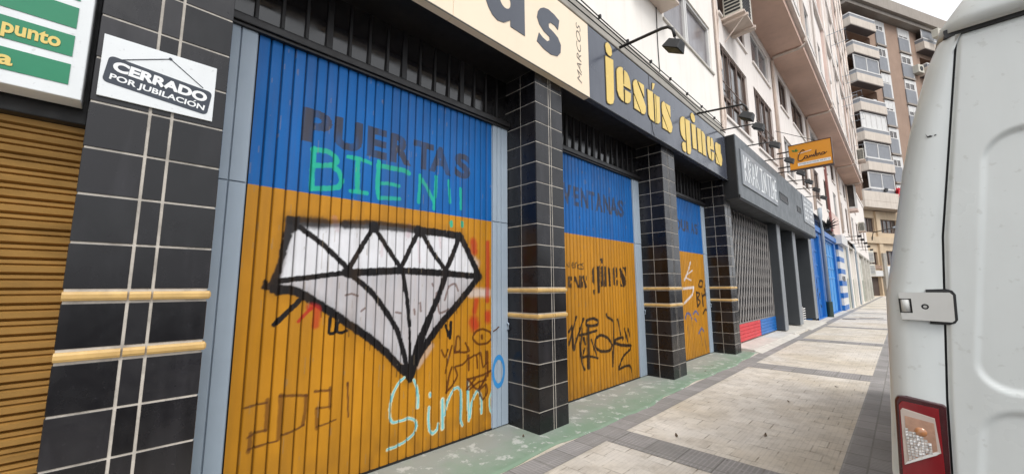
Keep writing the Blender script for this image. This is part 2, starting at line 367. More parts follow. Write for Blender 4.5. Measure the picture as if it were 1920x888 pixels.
# strokes and fills of the lettering and graffiti, as (along, up) metres on the door leaf: [kind, colour, width, opacity, softness, points]
OPS = {"1":[["p","silver",0,0.97,0.02,[[0.834,2.0],[1.049,2.009],[1.499,2.051],[1.965,2.054],[2.451,2.028],[2.689,1.642],[2.461,1.368],[2.171,1.125],[1.919,0.747],[1.674,0.963],[1.414,1.172],[1.194,1.315],[0.978,1.454],[0.784,1.516],[0.811,1.605]]],
["p","white",0,0.95,0.012,[[0.879,1.927],[0.926,1.967],[1.499,2.039],[1.965,2.044],[2.438,2.027],[2.66,1.641],[2.279,1.65],[1.786,1.652],[1.307,1.639],[1.043,1.586],[0.827,1.568]]],
["s","white",0.088,0.6,0.9,[[2.593,1.449],[2.835,1.446]]],
["s","white",0.1088,0.5,0.9,[[2.562,1.811],[2.659,1.75]]],
["s","white",0.0548,0.35,0.9,[[2.129,0.957],[1.98,0.792]]],
["s","pinkpaint",0.0429,0.3,0.9,[[1.179,2.066],[1.208,1.976]]],
["s","pinkpaint",0.0494,0.35,0.9,[[1.866,2.073],[1.848,1.984]]],
["s","pinkpaint",0.0252,0.25,0.9,[[1.599,1.907],[1.594,1.781]]],
["s","pinkpaint",0.027,0.3,0.9,[[1.957,1.936],[1.981,1.743]]],
["s","pinkpaint",0.0284,0.3,0.9,[[2.198,1.996],[2.213,1.895]]],
["s","browntag",0.0174,0.7,0.4,[[1.3,1.446],[1.349,1.456],[1.401,1.439]]],
["s","browntag",0.0176,0.7,0.4,[[1.433,1.312],[1.467,1.336]]],
["s","browntag",0.0189,0.7,0.4,[[1.749,1.289],[1.799,1.278]]],
["s","browntag",0.0194,0.7,0.4,[[1.933,1.308],[1.941,1.261]]],
["s","browntag",0.0197,0.7,0.4,[[1.996,1.362],[2.005,1.286]]],
["s","browntag",0.0205,0.7,0.4,[[2.126,1.542],[2.134,1.523]]],
["s","browntag",0.0215,0.7,0.4,[[2.272,1.383],[2.319,1.513],[2.394,1.543],[2.433,1.471]]],
["s","browntag",0.0205,0.7,0.4,[[2.189,1.356],[2.215,1.257],[2.323,1.292]]],
["s","browntag",0.0205,0.7,0.4,[[2.175,1.454],[2.166,1.357]]],
["p","blackpaint",0,0.97,0.01,[[0.828,2.043],[0.922,2.045],[0.913,1.946],[0.878,1.912],[0.838,1.71],[0.817,1.582],[0.823,1.531],[0.947,1.503],[0.921,1.47],[0.802,1.45],[0.748,1.487],[0.703,1.502],[0.707,1.538],[0.723,1.574],[0.746,1.545],[0.788,1.663],[0.819,1.906]]],
["s","blackpaint",0.0914,0.75,0.6,[[0.924,2.003],[1.049,2.009],[1.095,2.014]]],
["s","blackpaint",0.0625,0.65,0.6,[[0.854,2.01],[1.049,2.012],[1.271,2.026]]],
["s","blackpaint",0.0768,0.9,0.45,[[1.271,2.026],[1.499,2.046],[1.711,2.05],[1.965,2.05]]],
["s","blackpaint",0.0751,1.0,0.25,[[1.965,2.044],[2.246,2.041],[2.464,2.03]]],
["s","blackpaint",0.069,1.0,0.25,[[2.451,2.039],[2.561,1.875],[2.688,1.664],[2.703,1.61]]],
["s","blackpaint",0.0902,1.0,0.25,[[2.689,1.642],[2.709,1.616]]],
["s","blackpaint",0.0705,1.0,0.25,[[2.703,1.61],[2.461,1.368],[2.218,1.14],[1.999,0.898],[1.91,0.713]]],
["s","blackpaint",0.0645,1.0,0.25,[[0.785,1.501],[0.92,1.485],[1.023,1.426],[1.194,1.315],[1.362,1.193],[1.522,1.08],[1.675,0.946],[1.795,0.818],[1.91,0.704]]],
["s","blackpaint",0.0417,1.0,0.25,[[0.795,1.553],[1.043,1.59],[1.291,1.627]]],
["s","blackpaint",0.0658,1.0,0.25,[[1.291,1.627],[1.516,1.64],[1.786,1.657],[2.021,1.652],[2.279,1.644],[2.689,1.62]]],
["s","blackpaint",0.043,1.0,0.25,[[0.927,1.963],[1.104,1.843],[1.314,1.656]]],
["s","blackpaint",0.0421,1.0,0.25,[[1.314,1.656],[1.417,1.858],[1.518,2.035]]],
["s","blackpaint",0.0446,1.0,0.25,[[1.518,2.026],[1.659,1.839],[1.785,1.679]]],
["s","blackpaint",0.0464,1.0,0.25,[[1.785,1.679],[1.873,1.862],[1.965,2.044]]],
["s","blackpaint",0.0482,1.0,0.25,[[1.988,2.036],[2.119,1.848],[2.279,1.674]]],
["s","blackpaint",0.0557,1.0,0.25,[[2.279,1.674],[2.363,1.842],[2.438,2.017]]],
["s","blackpaint",0.086,1.0,0.25,[[1.307,1.639],[1.324,1.623]]],
["s","blackpaint",0.084,1.0,0.25,[[2.279,1.664],[2.284,1.644]]],
["s","blackpaint",0.0879,1.0,0.25,[[1.518,2.035],[1.522,2.018]]],
["s","blackpaint",0.0964,1.0,0.25,[[1.954,2.043],[1.977,2.026]]],
["s","blackpaint",0.0477,1.0,0.25,[[1.333,1.615],[1.505,1.48],[1.641,1.32],[1.764,1.137],[1.83,0.954],[1.888,0.752]]],
["s","blackpaint",0.0407,1.0,0.25,[[1.807,1.634],[1.856,1.403],[1.889,1.164]]],
["s","blackpaint",0.026,1.0,0.25,[[1.889,1.164],[1.913,0.748]]],
["s","blackpaint",0.0603,1.0,0.25,[[2.279,1.634],[2.188,1.395],[2.078,1.188],[1.975,0.974],[1.909,0.731]]],
["s","blackpaint",0.0312,1.0,0.25,[[2.245,1.533],[2.123,1.223],[1.998,0.935],[1.924,0.729]]],
["p","blackpaint",0,0.97,0.01,[[1.795,0.835],[1.865,0.826],[2.001,0.834],[1.932,0.665],[1.901,0.662]]],
["s","blackpaint",0.036,1.0,0.25,[[0.959,1.417],[0.876,1.323],[0.802,1.248]]],
["s","blackpaint",0.027,1.0,0.25,[[1.188,1.292],[1.184,1.159],[1.226,1.155],[1.246,1.233]]],
["s","blackpaint",0.0231,1.0,0.25,[[1.246,1.233],[1.246,1.161],[1.282,1.15],[1.322,1.163]]],
["s","blackpaint",0.0333,1.0,0.25,[[2.289,1.135],[2.341,1.013],[2.35,1.161]]],
["s","blackpaint",0.1209,0.2,0.95,[[0.785,1.501],[1.023,1.426],[1.362,1.193],[1.675,0.946],[1.91,0.695]]],
["s","blackpaint",0.1409,0.2,0.95,[[2.703,1.61],[2.218,1.14],[1.91,0.713]]],
["s","blackpaint",0.1355,0.2,0.95,[[0.854,2.01],[1.271,2.026],[1.711,2.05],[2.464,2.04],[2.703,1.61]]],
["s","blackpaint",0.1099,0.2,0.95,[[0.765,1.523],[0.809,1.754],[0.854,2.01]]],
["s","blackpaint",0.0095,0.6,0.6,[[1.115,1.374],[1.117,1.28]]],
["s","blackpaint",0.0099,0.6,0.6,[[1.337,1.203],[1.338,1.114]]],
["s","blackpaint",0.0101,0.6,0.6,[[1.523,1.072],[1.523,0.988]]],
["s","blackpaint",0.0105,0.6,0.6,[[1.776,0.821],[1.775,0.734]]],
["s","blackpaint",0.0117,0.6,0.6,[[2.218,1.121],[2.215,1.025]]],
["s","blackpaint",0.0124,0.6,0.6,[[2.423,1.328],[2.419,1.247]]],
["s","redpaint",0.0246,0.9,0.5,[[0.959,1.259],[1.042,1.353]]],
["s","redpaint",0.0536,0.75,0.9,[[1.03,1.361],[1.086,1.344],[1.081,1.221]]],
["s","redpaint",0.085,0.8,0.9,[[2.629,1.989],[2.644,1.891]]],
["s","redpaint",0.0512,0.8,0.8,[[2.833,1.994],[2.837,1.667],[2.832,1.358]]],
["s","redpaint",0.0628,0.8,0.9,[[2.677,1.362],[2.65,1.257]]],
["s","redpaint",0.1241,0.85,0.9,[[2.64,1.152],[2.657,1.109]]],
["s","redpaint",0.0841,0.85,0.9,[[2.836,1.216],[2.839,1.161]]],
["s","mint",0.0388,0.9,0.25,[[0.994,2.607],[0.991,2.492],[0.989,2.384],[0.993,2.278]]],
["s","mint",0.0406,0.9,0.25,[[0.985,2.593],[1.085,2.608],[1.149,2.584],[1.174,2.545],[1.143,2.502],[1.081,2.485],[1.007,2.468]]],
["s","mint",0.0418,0.9,0.25,[[1.132,2.502],[1.193,2.459],[1.221,2.386],[1.192,2.324],[1.102,2.299],[0.998,2.278]]],
["s","mint",0.0329,0.9,0.25,[[1.262,2.6],[1.358,2.606],[1.466,2.589]]],
["s","mint",0.0414,0.9,0.25,[[1.347,2.597],[1.348,2.457],[1.354,2.319]]],
["s","mint",0.0345,0.85,0.25,[[1.298,2.312],[1.36,2.316],[1.436,2.316]]],
["s","mint",0.0408,0.9,0.25,[[1.538,2.617],[1.533,2.495],[1.532,2.374],[1.551,2.293]]],
["s","mint",0.0434,0.9,0.25,[[1.533,2.586],[1.628,2.588],[1.799,2.594],[1.837,2.576]]],
["s","mint",0.0312,0.85,0.25,[[1.565,2.428],[1.634,2.441],[1.739,2.436]]],
["s","mint",0.0336,0.85,0.25,[[1.551,2.293],[1.639,2.305],[1.75,2.316]]],
["s","mint",0.0364,0.85,0.25,[[1.961,2.58],[1.957,2.448],[1.95,2.317]]],
["s","mint",0.0345,0.85,0.25,[[1.961,2.567],[2.046,2.464],[2.122,2.343]]],
["s","mint",0.0378,0.85,0.25,[[2.143,2.604],[2.138,2.454],[2.124,2.277]]],
["s","mint",0.0336,0.85,0.25,[[2.296,2.593],[2.306,2.483],[2.317,2.373]]],
["s","mint",0.0364,0.85,0.25,[[2.45,2.536],[2.457,2.423],[2.458,2.324]]],
["s","mint",0.0351,0.95,0.25,[[2.337,2.169],[2.338,2.128]]],
["s","mint",0.0385,0.95,0.25,[[2.476,2.183],[2.477,2.143]]],
["s","brownpaint",0.0157,0.85,0.45,[[0.662,0.707],[0.727,0.715],[0.792,0.716]]],
["s","brownpaint",0.0297,0.7,0.45,[[0.794,0.733],[0.797,0.632],[0.797,0.533]]],
["s","brownpaint",0.0168,0.8,0.45,[[0.797,0.533],[0.74,0.533],[0.691,0.511]]],
["s","brownpaint",0.0253,0.7,0.45,[[0.708,0.534],[0.706,0.472],[0.701,0.419]]],
["s","brownpaint",0.0152,0.85,0.45,[[0.7,0.433],[0.771,0.441],[0.869,0.443]]],
["s","brownpaint",0.0314,0.7,0.45,[[0.877,0.747],[0.879,0.599],[0.878,0.455]]],
["s","brownpaint",0.0205,0.8,0.45,[[0.87,0.744],[0.954,0.732],[1.05,0.714]]],
["s","brownpaint",0.0261,0.75,0.45,[[1.043,0.715],[1.045,0.615],[1.033,0.512]]],
["s","brownpaint",0.0167,0.85,0.45,[[1.04,0.51],[0.984,0.487],[0.894,0.472]]],
["s","brownpaint",0.0198,0.85,0.45,[[1.106,0.733],[1.213,0.723]]],
["s","brownpaint",0.0269,0.75,0.45,[[1.216,0.738],[1.223,0.593]]],
["s","brownpaint",0.0149,0.8,0.45,[[1.227,0.6],[1.125,0.606]]],
["s","brownpaint",0.0335,0.7,0.45,[[1.128,0.605],[1.136,0.464]]],
["s","brownpaint",0.0134,0.85,0.45,[[1.132,0.473],[1.202,0.48],[1.269,0.495]]],
["s","brownpaint",0.0158,0.85,0.45,[[1.348,0.752],[1.355,0.656],[1.365,0.494]]],
["s","brownpaint",0.0218,0.8,0.45,[[1.348,0.752],[1.349,0.735]]],
["s","creampaint",0.0277,0.85,0.25,[[1.85,0.713],[1.794,0.672],[1.75,0.599],[1.724,0.497],[1.727,0.408],[1.754,0.358],[1.826,0.354],[1.91,0.358],[1.971,0.325],[1.989,0.275],[1.963,0.217],[1.884,0.174],[1.782,0.153],[1.712,0.151]]],
["s","creampaint",0.0298,0.85,0.25,[[1.949,0.679],[1.985,0.593],[1.998,0.505],[1.997,0.431]]],
["s","creampaint",0.0404,0.85,0.25,[[2.125,0.524],[2.128,0.509]]],
["s","creampaint",0.0328,0.85,0.25,[[2.115,0.406],[2.112,0.302],[2.126,0.204],[2.162,0.167],[2.209,0.193],[2.22,0.239]]],
["s","creampaint",0.0449,0.85,0.25,[[2.265,0.444],[2.267,0.325],[2.27,0.188]]],
["s","creampaint",0.0314,0.85,0.25,[[2.292,0.3],[2.328,0.421],[2.39,0.51],[2.442,0.526],[2.483,0.483],[2.492,0.337],[2.487,0.216],[2.508,0.156]]],
["s","creampaint",0.0314,0.85,0.25,[[2.571,0.561],[2.58,0.371],[2.589,0.182]]],
["s","creampaint",0.0346,0.85,0.25,[[2.603,0.21],[2.622,0.342],[2.678,0.436],[2.714,0.446],[2.752,0.358],[2.753,0.219]]],
["s","creampaint",0.0278,0.85,0.25,[[2.903,0.412],[2.864,0.336],[2.872,0.226],[2.918,0.161]]],
["s","cyan",0.0149,0.9,0.25,[[1.85,0.713],[1.794,0.672],[1.75,0.599],[1.724,0.497],[1.727,0.408],[1.754,0.358],[1.826,0.354],[1.91,0.358],[1.971,0.325],[1.989,0.275],[1.963,0.217],[1.884,0.174],[1.782,0.153],[1.712,0.151]]],
["s","cyan",0.0161,0.9,0.25,[[1.949,0.679],[1.985,0.593],[1.998,0.505],[1.997,0.431]]],
["s","cyan",0.0218,0.9,0.25,[[2.125,0.524],[2.128,0.509]]],
["s","cyan",0.0177,0.9,0.25,[[2.115,0.406],[2.112,0.302],[2.126,0.204],[2.162,0.167],[2.209,0.193],[2.22,0.239]]],
["s","cyan",0.0242,0.9,0.25,[[2.265,0.444],[2.267,0.325],[2.27,0.188]]],
["s","cyan",0.0169,0.9,0.25,[[2.292,0.3],[2.328,0.421],[2.39,0.51],[2.442,0.526],[2.483,0.483],[2.492,0.337],[2.487,0.216],[2.508,0.156]]],
["s","cyan",0.0169,0.9,0.25,[[2.571,0.561],[2.58,0.371],[2.589,0.182]]],
["s","cyan",0.0187,0.9,0.25,[[2.603,0.21],[2.622,0.342],[2.678,0.436],[2.714,0.446],[2.752,0.358],[2.753,0.219]]],
["s","cyan",0.015,0.9,0.25,[[2.903,0.412],[2.864,0.336],[2.872,0.226],[2.918,0.161]]],
["s","browntag",0.02,0.9,0.4,[[2.246,0.905],[2.285,0.835],[2.322,0.902]]],
["s","browntag",0.02,0.9,0.4,[[2.367,0.933],[2.324,0.799],[2.294,0.687]]],
["s","browntag",0.0205,0.9,0.4,[[2.407,0.871],[2.425,1.017],[2.466,1.002],[2.474,0.885],[2.408,0.861]]],
["s","browntag",0.0226,0.9,0.4,[[2.407,0.871],[2.523,0.853],[2.585,0.862],[2.535,0.942]]],
["s","browntag",0.0225,0.9,0.4,[[2.37,0.731],[2.34,0.654],[2.311,0.498]]],
["s","browntag",0.0221,0.9,0.4,[[2.304,0.504],[2.38,0.556],[2.438,0.639],[2.41,0.726],[2.497,0.735],[2.579,0.787]]],
["s","browntag",0.021,0.9,0.4,[[2.579,0.819],[2.581,0.67]]],
["s","browntag",0.021,0.9,0.4,[[2.586,0.786],[2.679,0.807],[2.695,0.675]]],
["s","browntag",0.0215,0.9,0.4,[[2.679,0.807],[2.738,0.822],[2.769,0.675],[2.829,0.711]]],
["s","browntag",0.0337,0.9,0.4,[[2.829,0.823],[2.837,0.577]]],
["s","browntag",0.0247,0.9,0.4,[[2.568,0.582],[2.784,0.596],[2.978,0.648]]],
["s","browntag",0.0241,0.9,0.4,[[2.634,0.998],[2.677,1.049],[2.766,1.065],[2.874,1.022],[2.898,0.963],[2.828,0.913],[2.708,0.914],[2.642,0.964],[2.634,0.998]]],
["s","browntag",0.0297,0.9,0.4,[[2.752,0.998],[2.755,0.97]]],
["s","browntag",0.0205,0.9,0.4,[[2.575,0.586],[2.569,0.482]]],
["s","browntag",0.021,0.9,0.4,[[2.575,0.581],[2.697,0.459],[2.815,0.558]]],
["s","browntag",0.0205,0.9,0.4,[[2.667,0.571],[2.555,0.484]]],
["s","browntag",0.0215,0.9,0.4,[[2.814,0.58],[2.726,0.443],[2.771,0.348],[2.83,0.402],[2.815,0.492],[2.711,0.445]]],
["s","browntag",0.0215,0.9,0.4,[[2.59,0.478],[2.711,0.532],[2.815,0.536]]]],"2":[["s","blackpaint",0.0161,0.9,0.4,[[4.261,1.824],[4.287,1.789],[4.32,1.773],[4.316,1.839]]],
["s","blackpaint",0.0161,0.9,0.4,[[4.376,1.8],[4.439,1.811],[4.406,1.838],[4.381,1.817],[4.393,1.769],[4.445,1.773]]],
["s","blackpaint",0.0161,0.9,0.4,[[4.459,1.77],[4.461,1.832],[4.504,1.84]]],
["s","blackpaint",0.0166,0.9,0.4,[[4.512,1.851],[4.515,1.767]]],
["s","blackpaint",0.0161,0.9,0.4,[[4.59,1.821],[4.532,1.81],[4.53,1.763],[4.587,1.757],[4.595,1.834]]],
["s","blackpaint",0.0171,0.9,0.4,[[4.654,1.838],[4.609,1.819],[4.652,1.789],[4.65,1.754],[4.602,1.759]]],
["s","blackpaint",0.0457,0.95,0.2,[[4.308,1.63],[4.306,1.512]]],
["s","blackpaint",0.0297,0.95,0.2,[[4.36,1.635],[4.361,1.602]]],
["s","blackpaint",0.0288,0.95,0.2,[[4.353,1.545],[4.351,1.5]]],
["s","blackpaint",0.0496,0.95,0.2,[[4.445,1.632],[4.511,1.512]]],
["s","blackpaint",0.0198,0.95,0.2,[[4.423,1.586],[4.426,1.504]]],
["s","blackpaint",0.0434,0.95,0.2,[[4.56,1.646],[4.556,1.504]]],
["s","blackpaint",0.0248,0.95,0.2,[[4.607,1.647],[4.6,1.503]]],
["s","blackpaint",0.0536,0.95,0.2,[[4.647,1.639],[4.7,1.512]]],
["s","blackpaint",0.023,0.95,0.2,[[4.722,1.649],[4.72,1.606]]],
["s","blackpaint",0.0174,0.95,0.2,[[4.626,1.571],[4.629,1.503]]],
["p","blackpaint",0,0.95,0.004,[[4.875,1.765],[4.941,1.812],[4.936,1.516],[4.872,1.572]]],
["p","blackpaint",0,0.95,0.004,[[4.997,1.814],[5.079,1.816],[5.067,1.422],[5.007,1.397]]],
["p","blackpaint",0,0.95,0.004,[[4.884,1.459],[4.947,1.463],[4.94,1.396],[4.885,1.394]]],
["p","blackpaint",0,0.95,0.004,[[5.112,1.813],[5.179,1.815],[5.172,1.509],[5.109,1.509]]],
["p","blackpaint",0,0.95,0.004,[[5.106,1.931],[5.161,1.938],[5.188,1.898],[5.157,1.848],[5.114,1.859]]],
["p","blackpaint",0,0.95,0.004,[[5.204,1.814],[5.273,1.819],[5.268,1.504],[5.192,1.505]]],
["p","blackpaint",0,0.95,0.004,[[5.307,1.813],[5.37,1.789],[5.378,1.511],[5.316,1.511]]],
["p","blackpaint",0,0.95,0.004,[[5.452,1.792],[5.509,1.817],[5.517,1.52],[5.452,1.539]]],
["p","blackpaint",0,0.95,0.004,[[5.54,1.818],[5.599,1.796],[5.596,1.662],[5.539,1.638]]],
["p","blackpaint",0,0.95,0.004,[[5.542,1.614],[5.61,1.61],[5.6,1.525],[5.543,1.509]]],
["p","blackpaint",0,0.95,0.004,[[5.649,1.788],[5.701,1.807],[5.856,1.617],[5.861,1.544],[5.787,1.5],[5.74,1.505]]],
["p","blackpaint",0,0.95,0.004,[[5.766,1.821],[5.87,1.825],[5.865,1.681]]],
["p","blackpaint",0,0.95,0.004,[[5.659,1.606],[5.739,1.502],[5.658,1.508]]],
["s","blackpaint",0.0363,0.95,0.35,[[4.272,0.746],[4.353,0.903],[4.457,1.097]]],
["s","blackpaint",0.033,0.95,0.35,[[4.278,0.909],[4.351,0.986]]],
["s","blackpaint",0.0405,0.95,0.35,[[4.346,0.959],[4.381,0.668],[4.443,0.784],[4.625,1.065]]],
["s","blackpaint",0.038,0.95,0.35,[[4.534,0.848],[4.717,0.855],[4.943,0.876]]],
["s","blackpaint",0.0396,0.95,0.35,[[4.588,0.929],[4.537,0.696],[4.556,0.481],[4.621,0.377]]],
["s","blackpaint",0.0587,0.95,0.35,[[4.727,0.953],[4.721,0.539],[4.717,0.391]]],
["s","blackpaint",0.0441,0.95,0.35,[[4.682,0.98],[4.706,1.036],[4.877,1.052],[4.995,1.007],[4.959,0.955],[4.786,0.952],[4.682,0.98]]],
["s","blackpaint",0.0345,0.95,0.35,[[4.796,0.761],[4.922,0.531]]],
["s","blackpaint",0.0338,0.95,0.35,[[4.559,0.542],[4.721,0.544],[4.953,0.489]]],
["s","blackpaint",0.0276,0.95,0.35,[[4.58,0.556],[4.635,0.663]]],
["s","blackpaint",0.0442,0.95,0.35,[[4.888,0.682],[4.926,0.772],[5.061,0.802],[5.243,0.743],[5.35,0.634],[5.277,0.555],[5.069,0.567],[4.939,0.617],[4.888,0.682]]],
["s","blackpaint",0.0414,0.95,0.35,[[5.219,1.092],[5.24,1.053],[5.416,0.967],[5.391,0.629],[5.348,0.319]]],
["s","blackpaint",0.0384,0.95,0.35,[[5.544,0.998],[5.615,0.76]]],
["s","blackpaint",0.0431,0.95,0.35,[[5.739,0.841],[5.829,0.636]]],
["s","blackpaint",0.0319,0.95,0.35,[[5.86,0.832],[5.903,0.709]]],
["s","blackpaint",0.046,0.95,0.35,[[5.416,0.639],[5.458,0.698],[5.676,0.716],[5.673,0.678]]],
["s","blackpaint",0.0499,0.95,0.35,[[5.429,0.651],[5.627,0.599],[5.931,0.56]]],
["s","blackpaint",0.0406,0.95,0.35,[[5.931,0.56],[5.885,0.499],[5.664,0.421],[5.518,0.254],[5.704,0.269],[5.863,0.256],[5.922,0.154]]],
["s","blackpaint",0.0439,0.95,0.35,[[4.622,0.8],[4.644,0.718]]]],"3":[["s","white",0.0465,0.75,0.5,[[8.667,2.022],[8.462,1.785],[8.278,1.632]]],
["s","white",0.0539,0.75,0.5,[[8.157,1.459],[8.759,1.486]]],
["s","white",0.0499,0.75,0.5,[[8.759,1.486],[8.651,1.329],[8.204,1.166]]],
["s","white",0.0308,0.75,0.5,[[8.458,1.76],[8.738,1.843]]],
["s","white",0.0303,0.75,0.5,[[8.381,1.683],[8.636,1.635]]],
["s","blackpaint",0.0483,0.92,0.35,[[9.069,1.533],[9.159,1.626],[9.304,1.614],[9.244,1.493],[9.064,1.507]]],
["s","blackpaint",0.054,0.92,0.35,[[8.899,1.377],[8.914,1.066]]],
["s","blackpaint",0.0502,0.92,0.35,[[8.899,1.377],[9.085,1.343],[8.946,1.246],[9.096,1.169],[8.914,1.066]]],
["s","blackpaint",0.0599,0.92,0.35,[[9.217,1.346],[9.255,1.08]]],
["s","blackpaint",0.0523,0.92,0.35,[[9.402,1.452],[9.552,1.042]]],
["s","blackpaint",0.0529,0.92,0.35,[[9.244,1.293],[9.557,1.341]]],
["s","blackpaint",0.0617,0.92,0.35,[[9.463,1.533],[9.625,1.094]]],
["s","blackpaint",0.0513,0.92,0.35,[[9.206,0.897],[9.373,0.99],[9.629,0.917]]],
["s","bluepaint",0.0447,0.85,0.6,[[8.206,0.864],[8.296,0.955],[8.452,0.935],[8.546,0.831]]],
["s","bluepaint",0.0466,0.85,0.6,[[8.649,0.926],[8.794,0.982],[8.933,0.898]]],
["s","bluepaint",0.0468,0.85,0.6,[[8.883,0.507],[9.063,0.6],[9.193,0.52]]],
["s","bluepaint",0.0462,0.85,0.6,[[8.732,0.821],[8.791,0.767]]],
["s","greypaint",0.0191,0.5,0.7,[[8.247,0.849],[8.357,0.359]]],
["s","greypaint",0.0195,0.5,0.7,[[8.533,0.832],[8.597,0.433]]],
["s","greypaint",0.0205,0.5,0.7,[[8.933,0.898],[8.963,0.679]]],
["s","greypaint",0.0302,0.7,0.7,[[8.959,0.539],[9.052,0.238]]],
["s","greypaint",0.0306,0.7,0.7,[[9.195,0.533],[9.272,0.086]]],
["s","greypaint",0.0217,0.4,0.7,[[8.341,0.649],[8.349,0.504]]],
["s","greypaint",0.0337,0.35,0.7,[[8.317,0.7],[8.357,0.552]]]]}
LET = [["j_dot",[[4.517,4.848],[4.536,4.902],[4.576,4.933],[4.638,4.924],[4.684,4.874],[4.686,4.796],[4.648,4.751],[4.592,4.744],[4.538,4.769]]],["j",[[4.507,4.698],[4.715,4.725],[4.698,4.125],[4.665,4.051],[4.596,4.015],[4.525,4.009],[4.506,4.039]]],["e",[[4.801,4.573],[4.819,4.633],[4.876,4.686],[4.938,4.712],[4.987,4.716],[4.984,4.463],[5.008,4.461],[5.028,4.7],[5.11,4.693],[5.169,4.643],[5.194,4.571],[5.204,4.455],[5.046,4.444],[4.977,4.44],[4.975,4.187],[4.908,4.193],[4.84,4.227],[4.799,4.301]]],["e2",[[5.027,4.389],[5.204,4.396],[5.189,4.285],[5.146,4.23],[5.079,4.194],[5.017,4.192]]],["s1a",[[5.286,4.571],[5.312,4.638],[5.372,4.687],[5.417,4.692],[5.443,4.644],[5.64,4.416],[5.682,4.351],[5.671,4.256],[5.618,4.202],[5.525,4.185],[5.498,4.225],[5.311,4.44]]],["s1b",[[5.46,4.69],[5.651,4.7],[5.641,4.495]]],["s1c",[[5.3,4.405],[5.295,4.195],[5.488,4.193]]],["u1",[[5.776,4.678],[5.966,4.701],[5.963,4.183],[5.832,4.189],[5.77,4.249]]],["u2",[[6.022,4.687],[6.06,4.69],[6.044,4.188],[6.014,4.178]]],["u3",[[6.088,4.683],[6.218,4.699],[6.194,4.261],[6.134,4.204],[6.067,4.188]]],["u_accent",[[5.973,4.862],[6.062,4.883],[5.996,4.767],[5.949,4.729]]],["s2a",[[6.292,4.558],[6.314,4.637],[6.375,4.68],[6.421,4.674],[6.474,4.591],[6.657,4.39],[6.696,4.314],[6.648,4.206],[6.578,4.172],[6.514,4.175],[6.474,4.234],[6.297,4.433]]],["s2b",[[6.437,4.672],[6.648,4.687],[6.634,4.463]]],["s2c",[[6.291,4.382],[6.287,4.178],[6.492,4.18]]],["g1",[[7.066,4.513],[7.102,4.608],[7.181,4.663],[7.288,4.687],[7.276,4.213],[7.19,4.221],[7.091,4.277],[7.06,4.37]]],["g2",[[7.329,4.667],[7.547,4.688],[7.521,4.094],[7.474,4.01],[7.405,3.986],[7.336,3.995]]],["g3",[[7.094,4.1],[7.149,4.159],[7.261,4.176],[7.274,4.006],[7.214,3.978],[7.118,3.998]]],["i_dot",[[7.626,4.822],[7.652,4.878],[7.727,4.916],[7.825,4.886],[7.847,4.809],[7.807,4.742],[7.728,4.724],[7.649,4.761]]],["i",[[7.633,4.663],[7.844,4.69],[7.835,4.184],[7.64,4.167]]],["n1",[[7.927,4.664],[8.131,4.688],[8.128,4.178],[7.928,4.172]]],["n2",[[8.176,4.669],[8.26,4.679],[8.358,4.636],[8.362,4.178],[8.182,4.17]]],["e3",[[8.473,4.552],[8.515,4.644],[8.618,4.68],[8.667,4.664],[8.647,4.467],[8.687,4.465],[8.723,4.679],[8.815,4.69],[8.865,4.628],[8.878,4.429],[8.636,4.412],[8.66,4.174],[8.532,4.19],[8.476,4.306]]],["e4",[[8.729,4.37],[8.883,4.376],[8.845,4.235],[8.757,4.171],[8.692,4.17]]],["s3a",[[8.976,4.552],[9.026,4.649],[9.11,4.679],[9.169,4.649],[9.371,4.453],[9.403,4.352],[9.336,4.197],[9.262,4.168],[9.186,4.186],[8.99,4.42]]],["s3b",[[9.142,4.665],[9.341,4.679],[9.338,4.468]]],["s3c",[[8.966,4.369],[8.967,4.174],[9.166,4.174]]],["S_big",[[3.071,4.537],[3.089,4.617],[3.13,4.675],[3.191,4.716],[3.274,4.739],[3.38,4.73],[3.478,4.699],[3.451,4.566],[3.387,4.592],[3.312,4.591],[3.273,4.554],[3.279,4.508],[3.362,4.492],[3.448,4.46],[3.501,4.389],[3.491,4.288],[3.429,4.217],[3.311,4.186],[3.179,4.197],[3.062,4.239],[3.099,4.358],[3.162,4.329],[3.242,4.318],[3.291,4.356],[3.286,4.396],[3.184,4.418],[3.105,4.47]]],["a_vis",[[2.306,4.318],[2.336,4.261],[2.39,4.203],[2.46,4.177],[2.547,4.197],[2.622,4.255],[2.644,4.273],[2.643,4.201],[2.865,4.202],[2.858,4.629]]],["a_hole",[[2.492,4.423],[2.532,4.381],[2.597,4.378],[2.634,4.409],[2.649,4.512]]],["MARCOS",[[3.846,4.802],[3.937,4.872],[3.923,4.077],[3.824,4.054]]]]
# ------------------------------------------------------------------ the painted folding doors
PC = {k: np.array(lin(v)[:3]) for k, v in dict(gold='#c0841d', blue='#0060aa', black='#141213', blackpaint='#171416', white='#e6e6ea', silver='#bfbfc5', pinkpaint='#c48a94', redpaint='#b5261f', mint='#1fb391', brownpaint='#5c3418', browntag='#5a2c0c', creampaint='#d8e2c4', cyan='#6cc3cf', bluepaint='#2d5f9c', greypaint='#55504c', letter='#3b3a40', lightblue='#3f93cf').items()}
def vn(a, b, sc, seed):
    r = np.random.RandomState(seed); gsz = 64; gr = r.rand(gsz, gsz); a = a*sc; b = b*sc
    i = np.floor(a).astype(int); j = np.floor(b).astype(int); fa = a-i; fb = b-j; fa = fa*fa*(3-2*fa); fb = fb*fb*(3-2*fb)
    G = lambda p, q: gr[p % gsz, q % gsz]
    return (G(i, j)*(1-fa)+G(i+1, j)*fa)*(1-fb)+(G(i, j+1)*(1-fa)+G(i+1, j+1)*fa)*fb
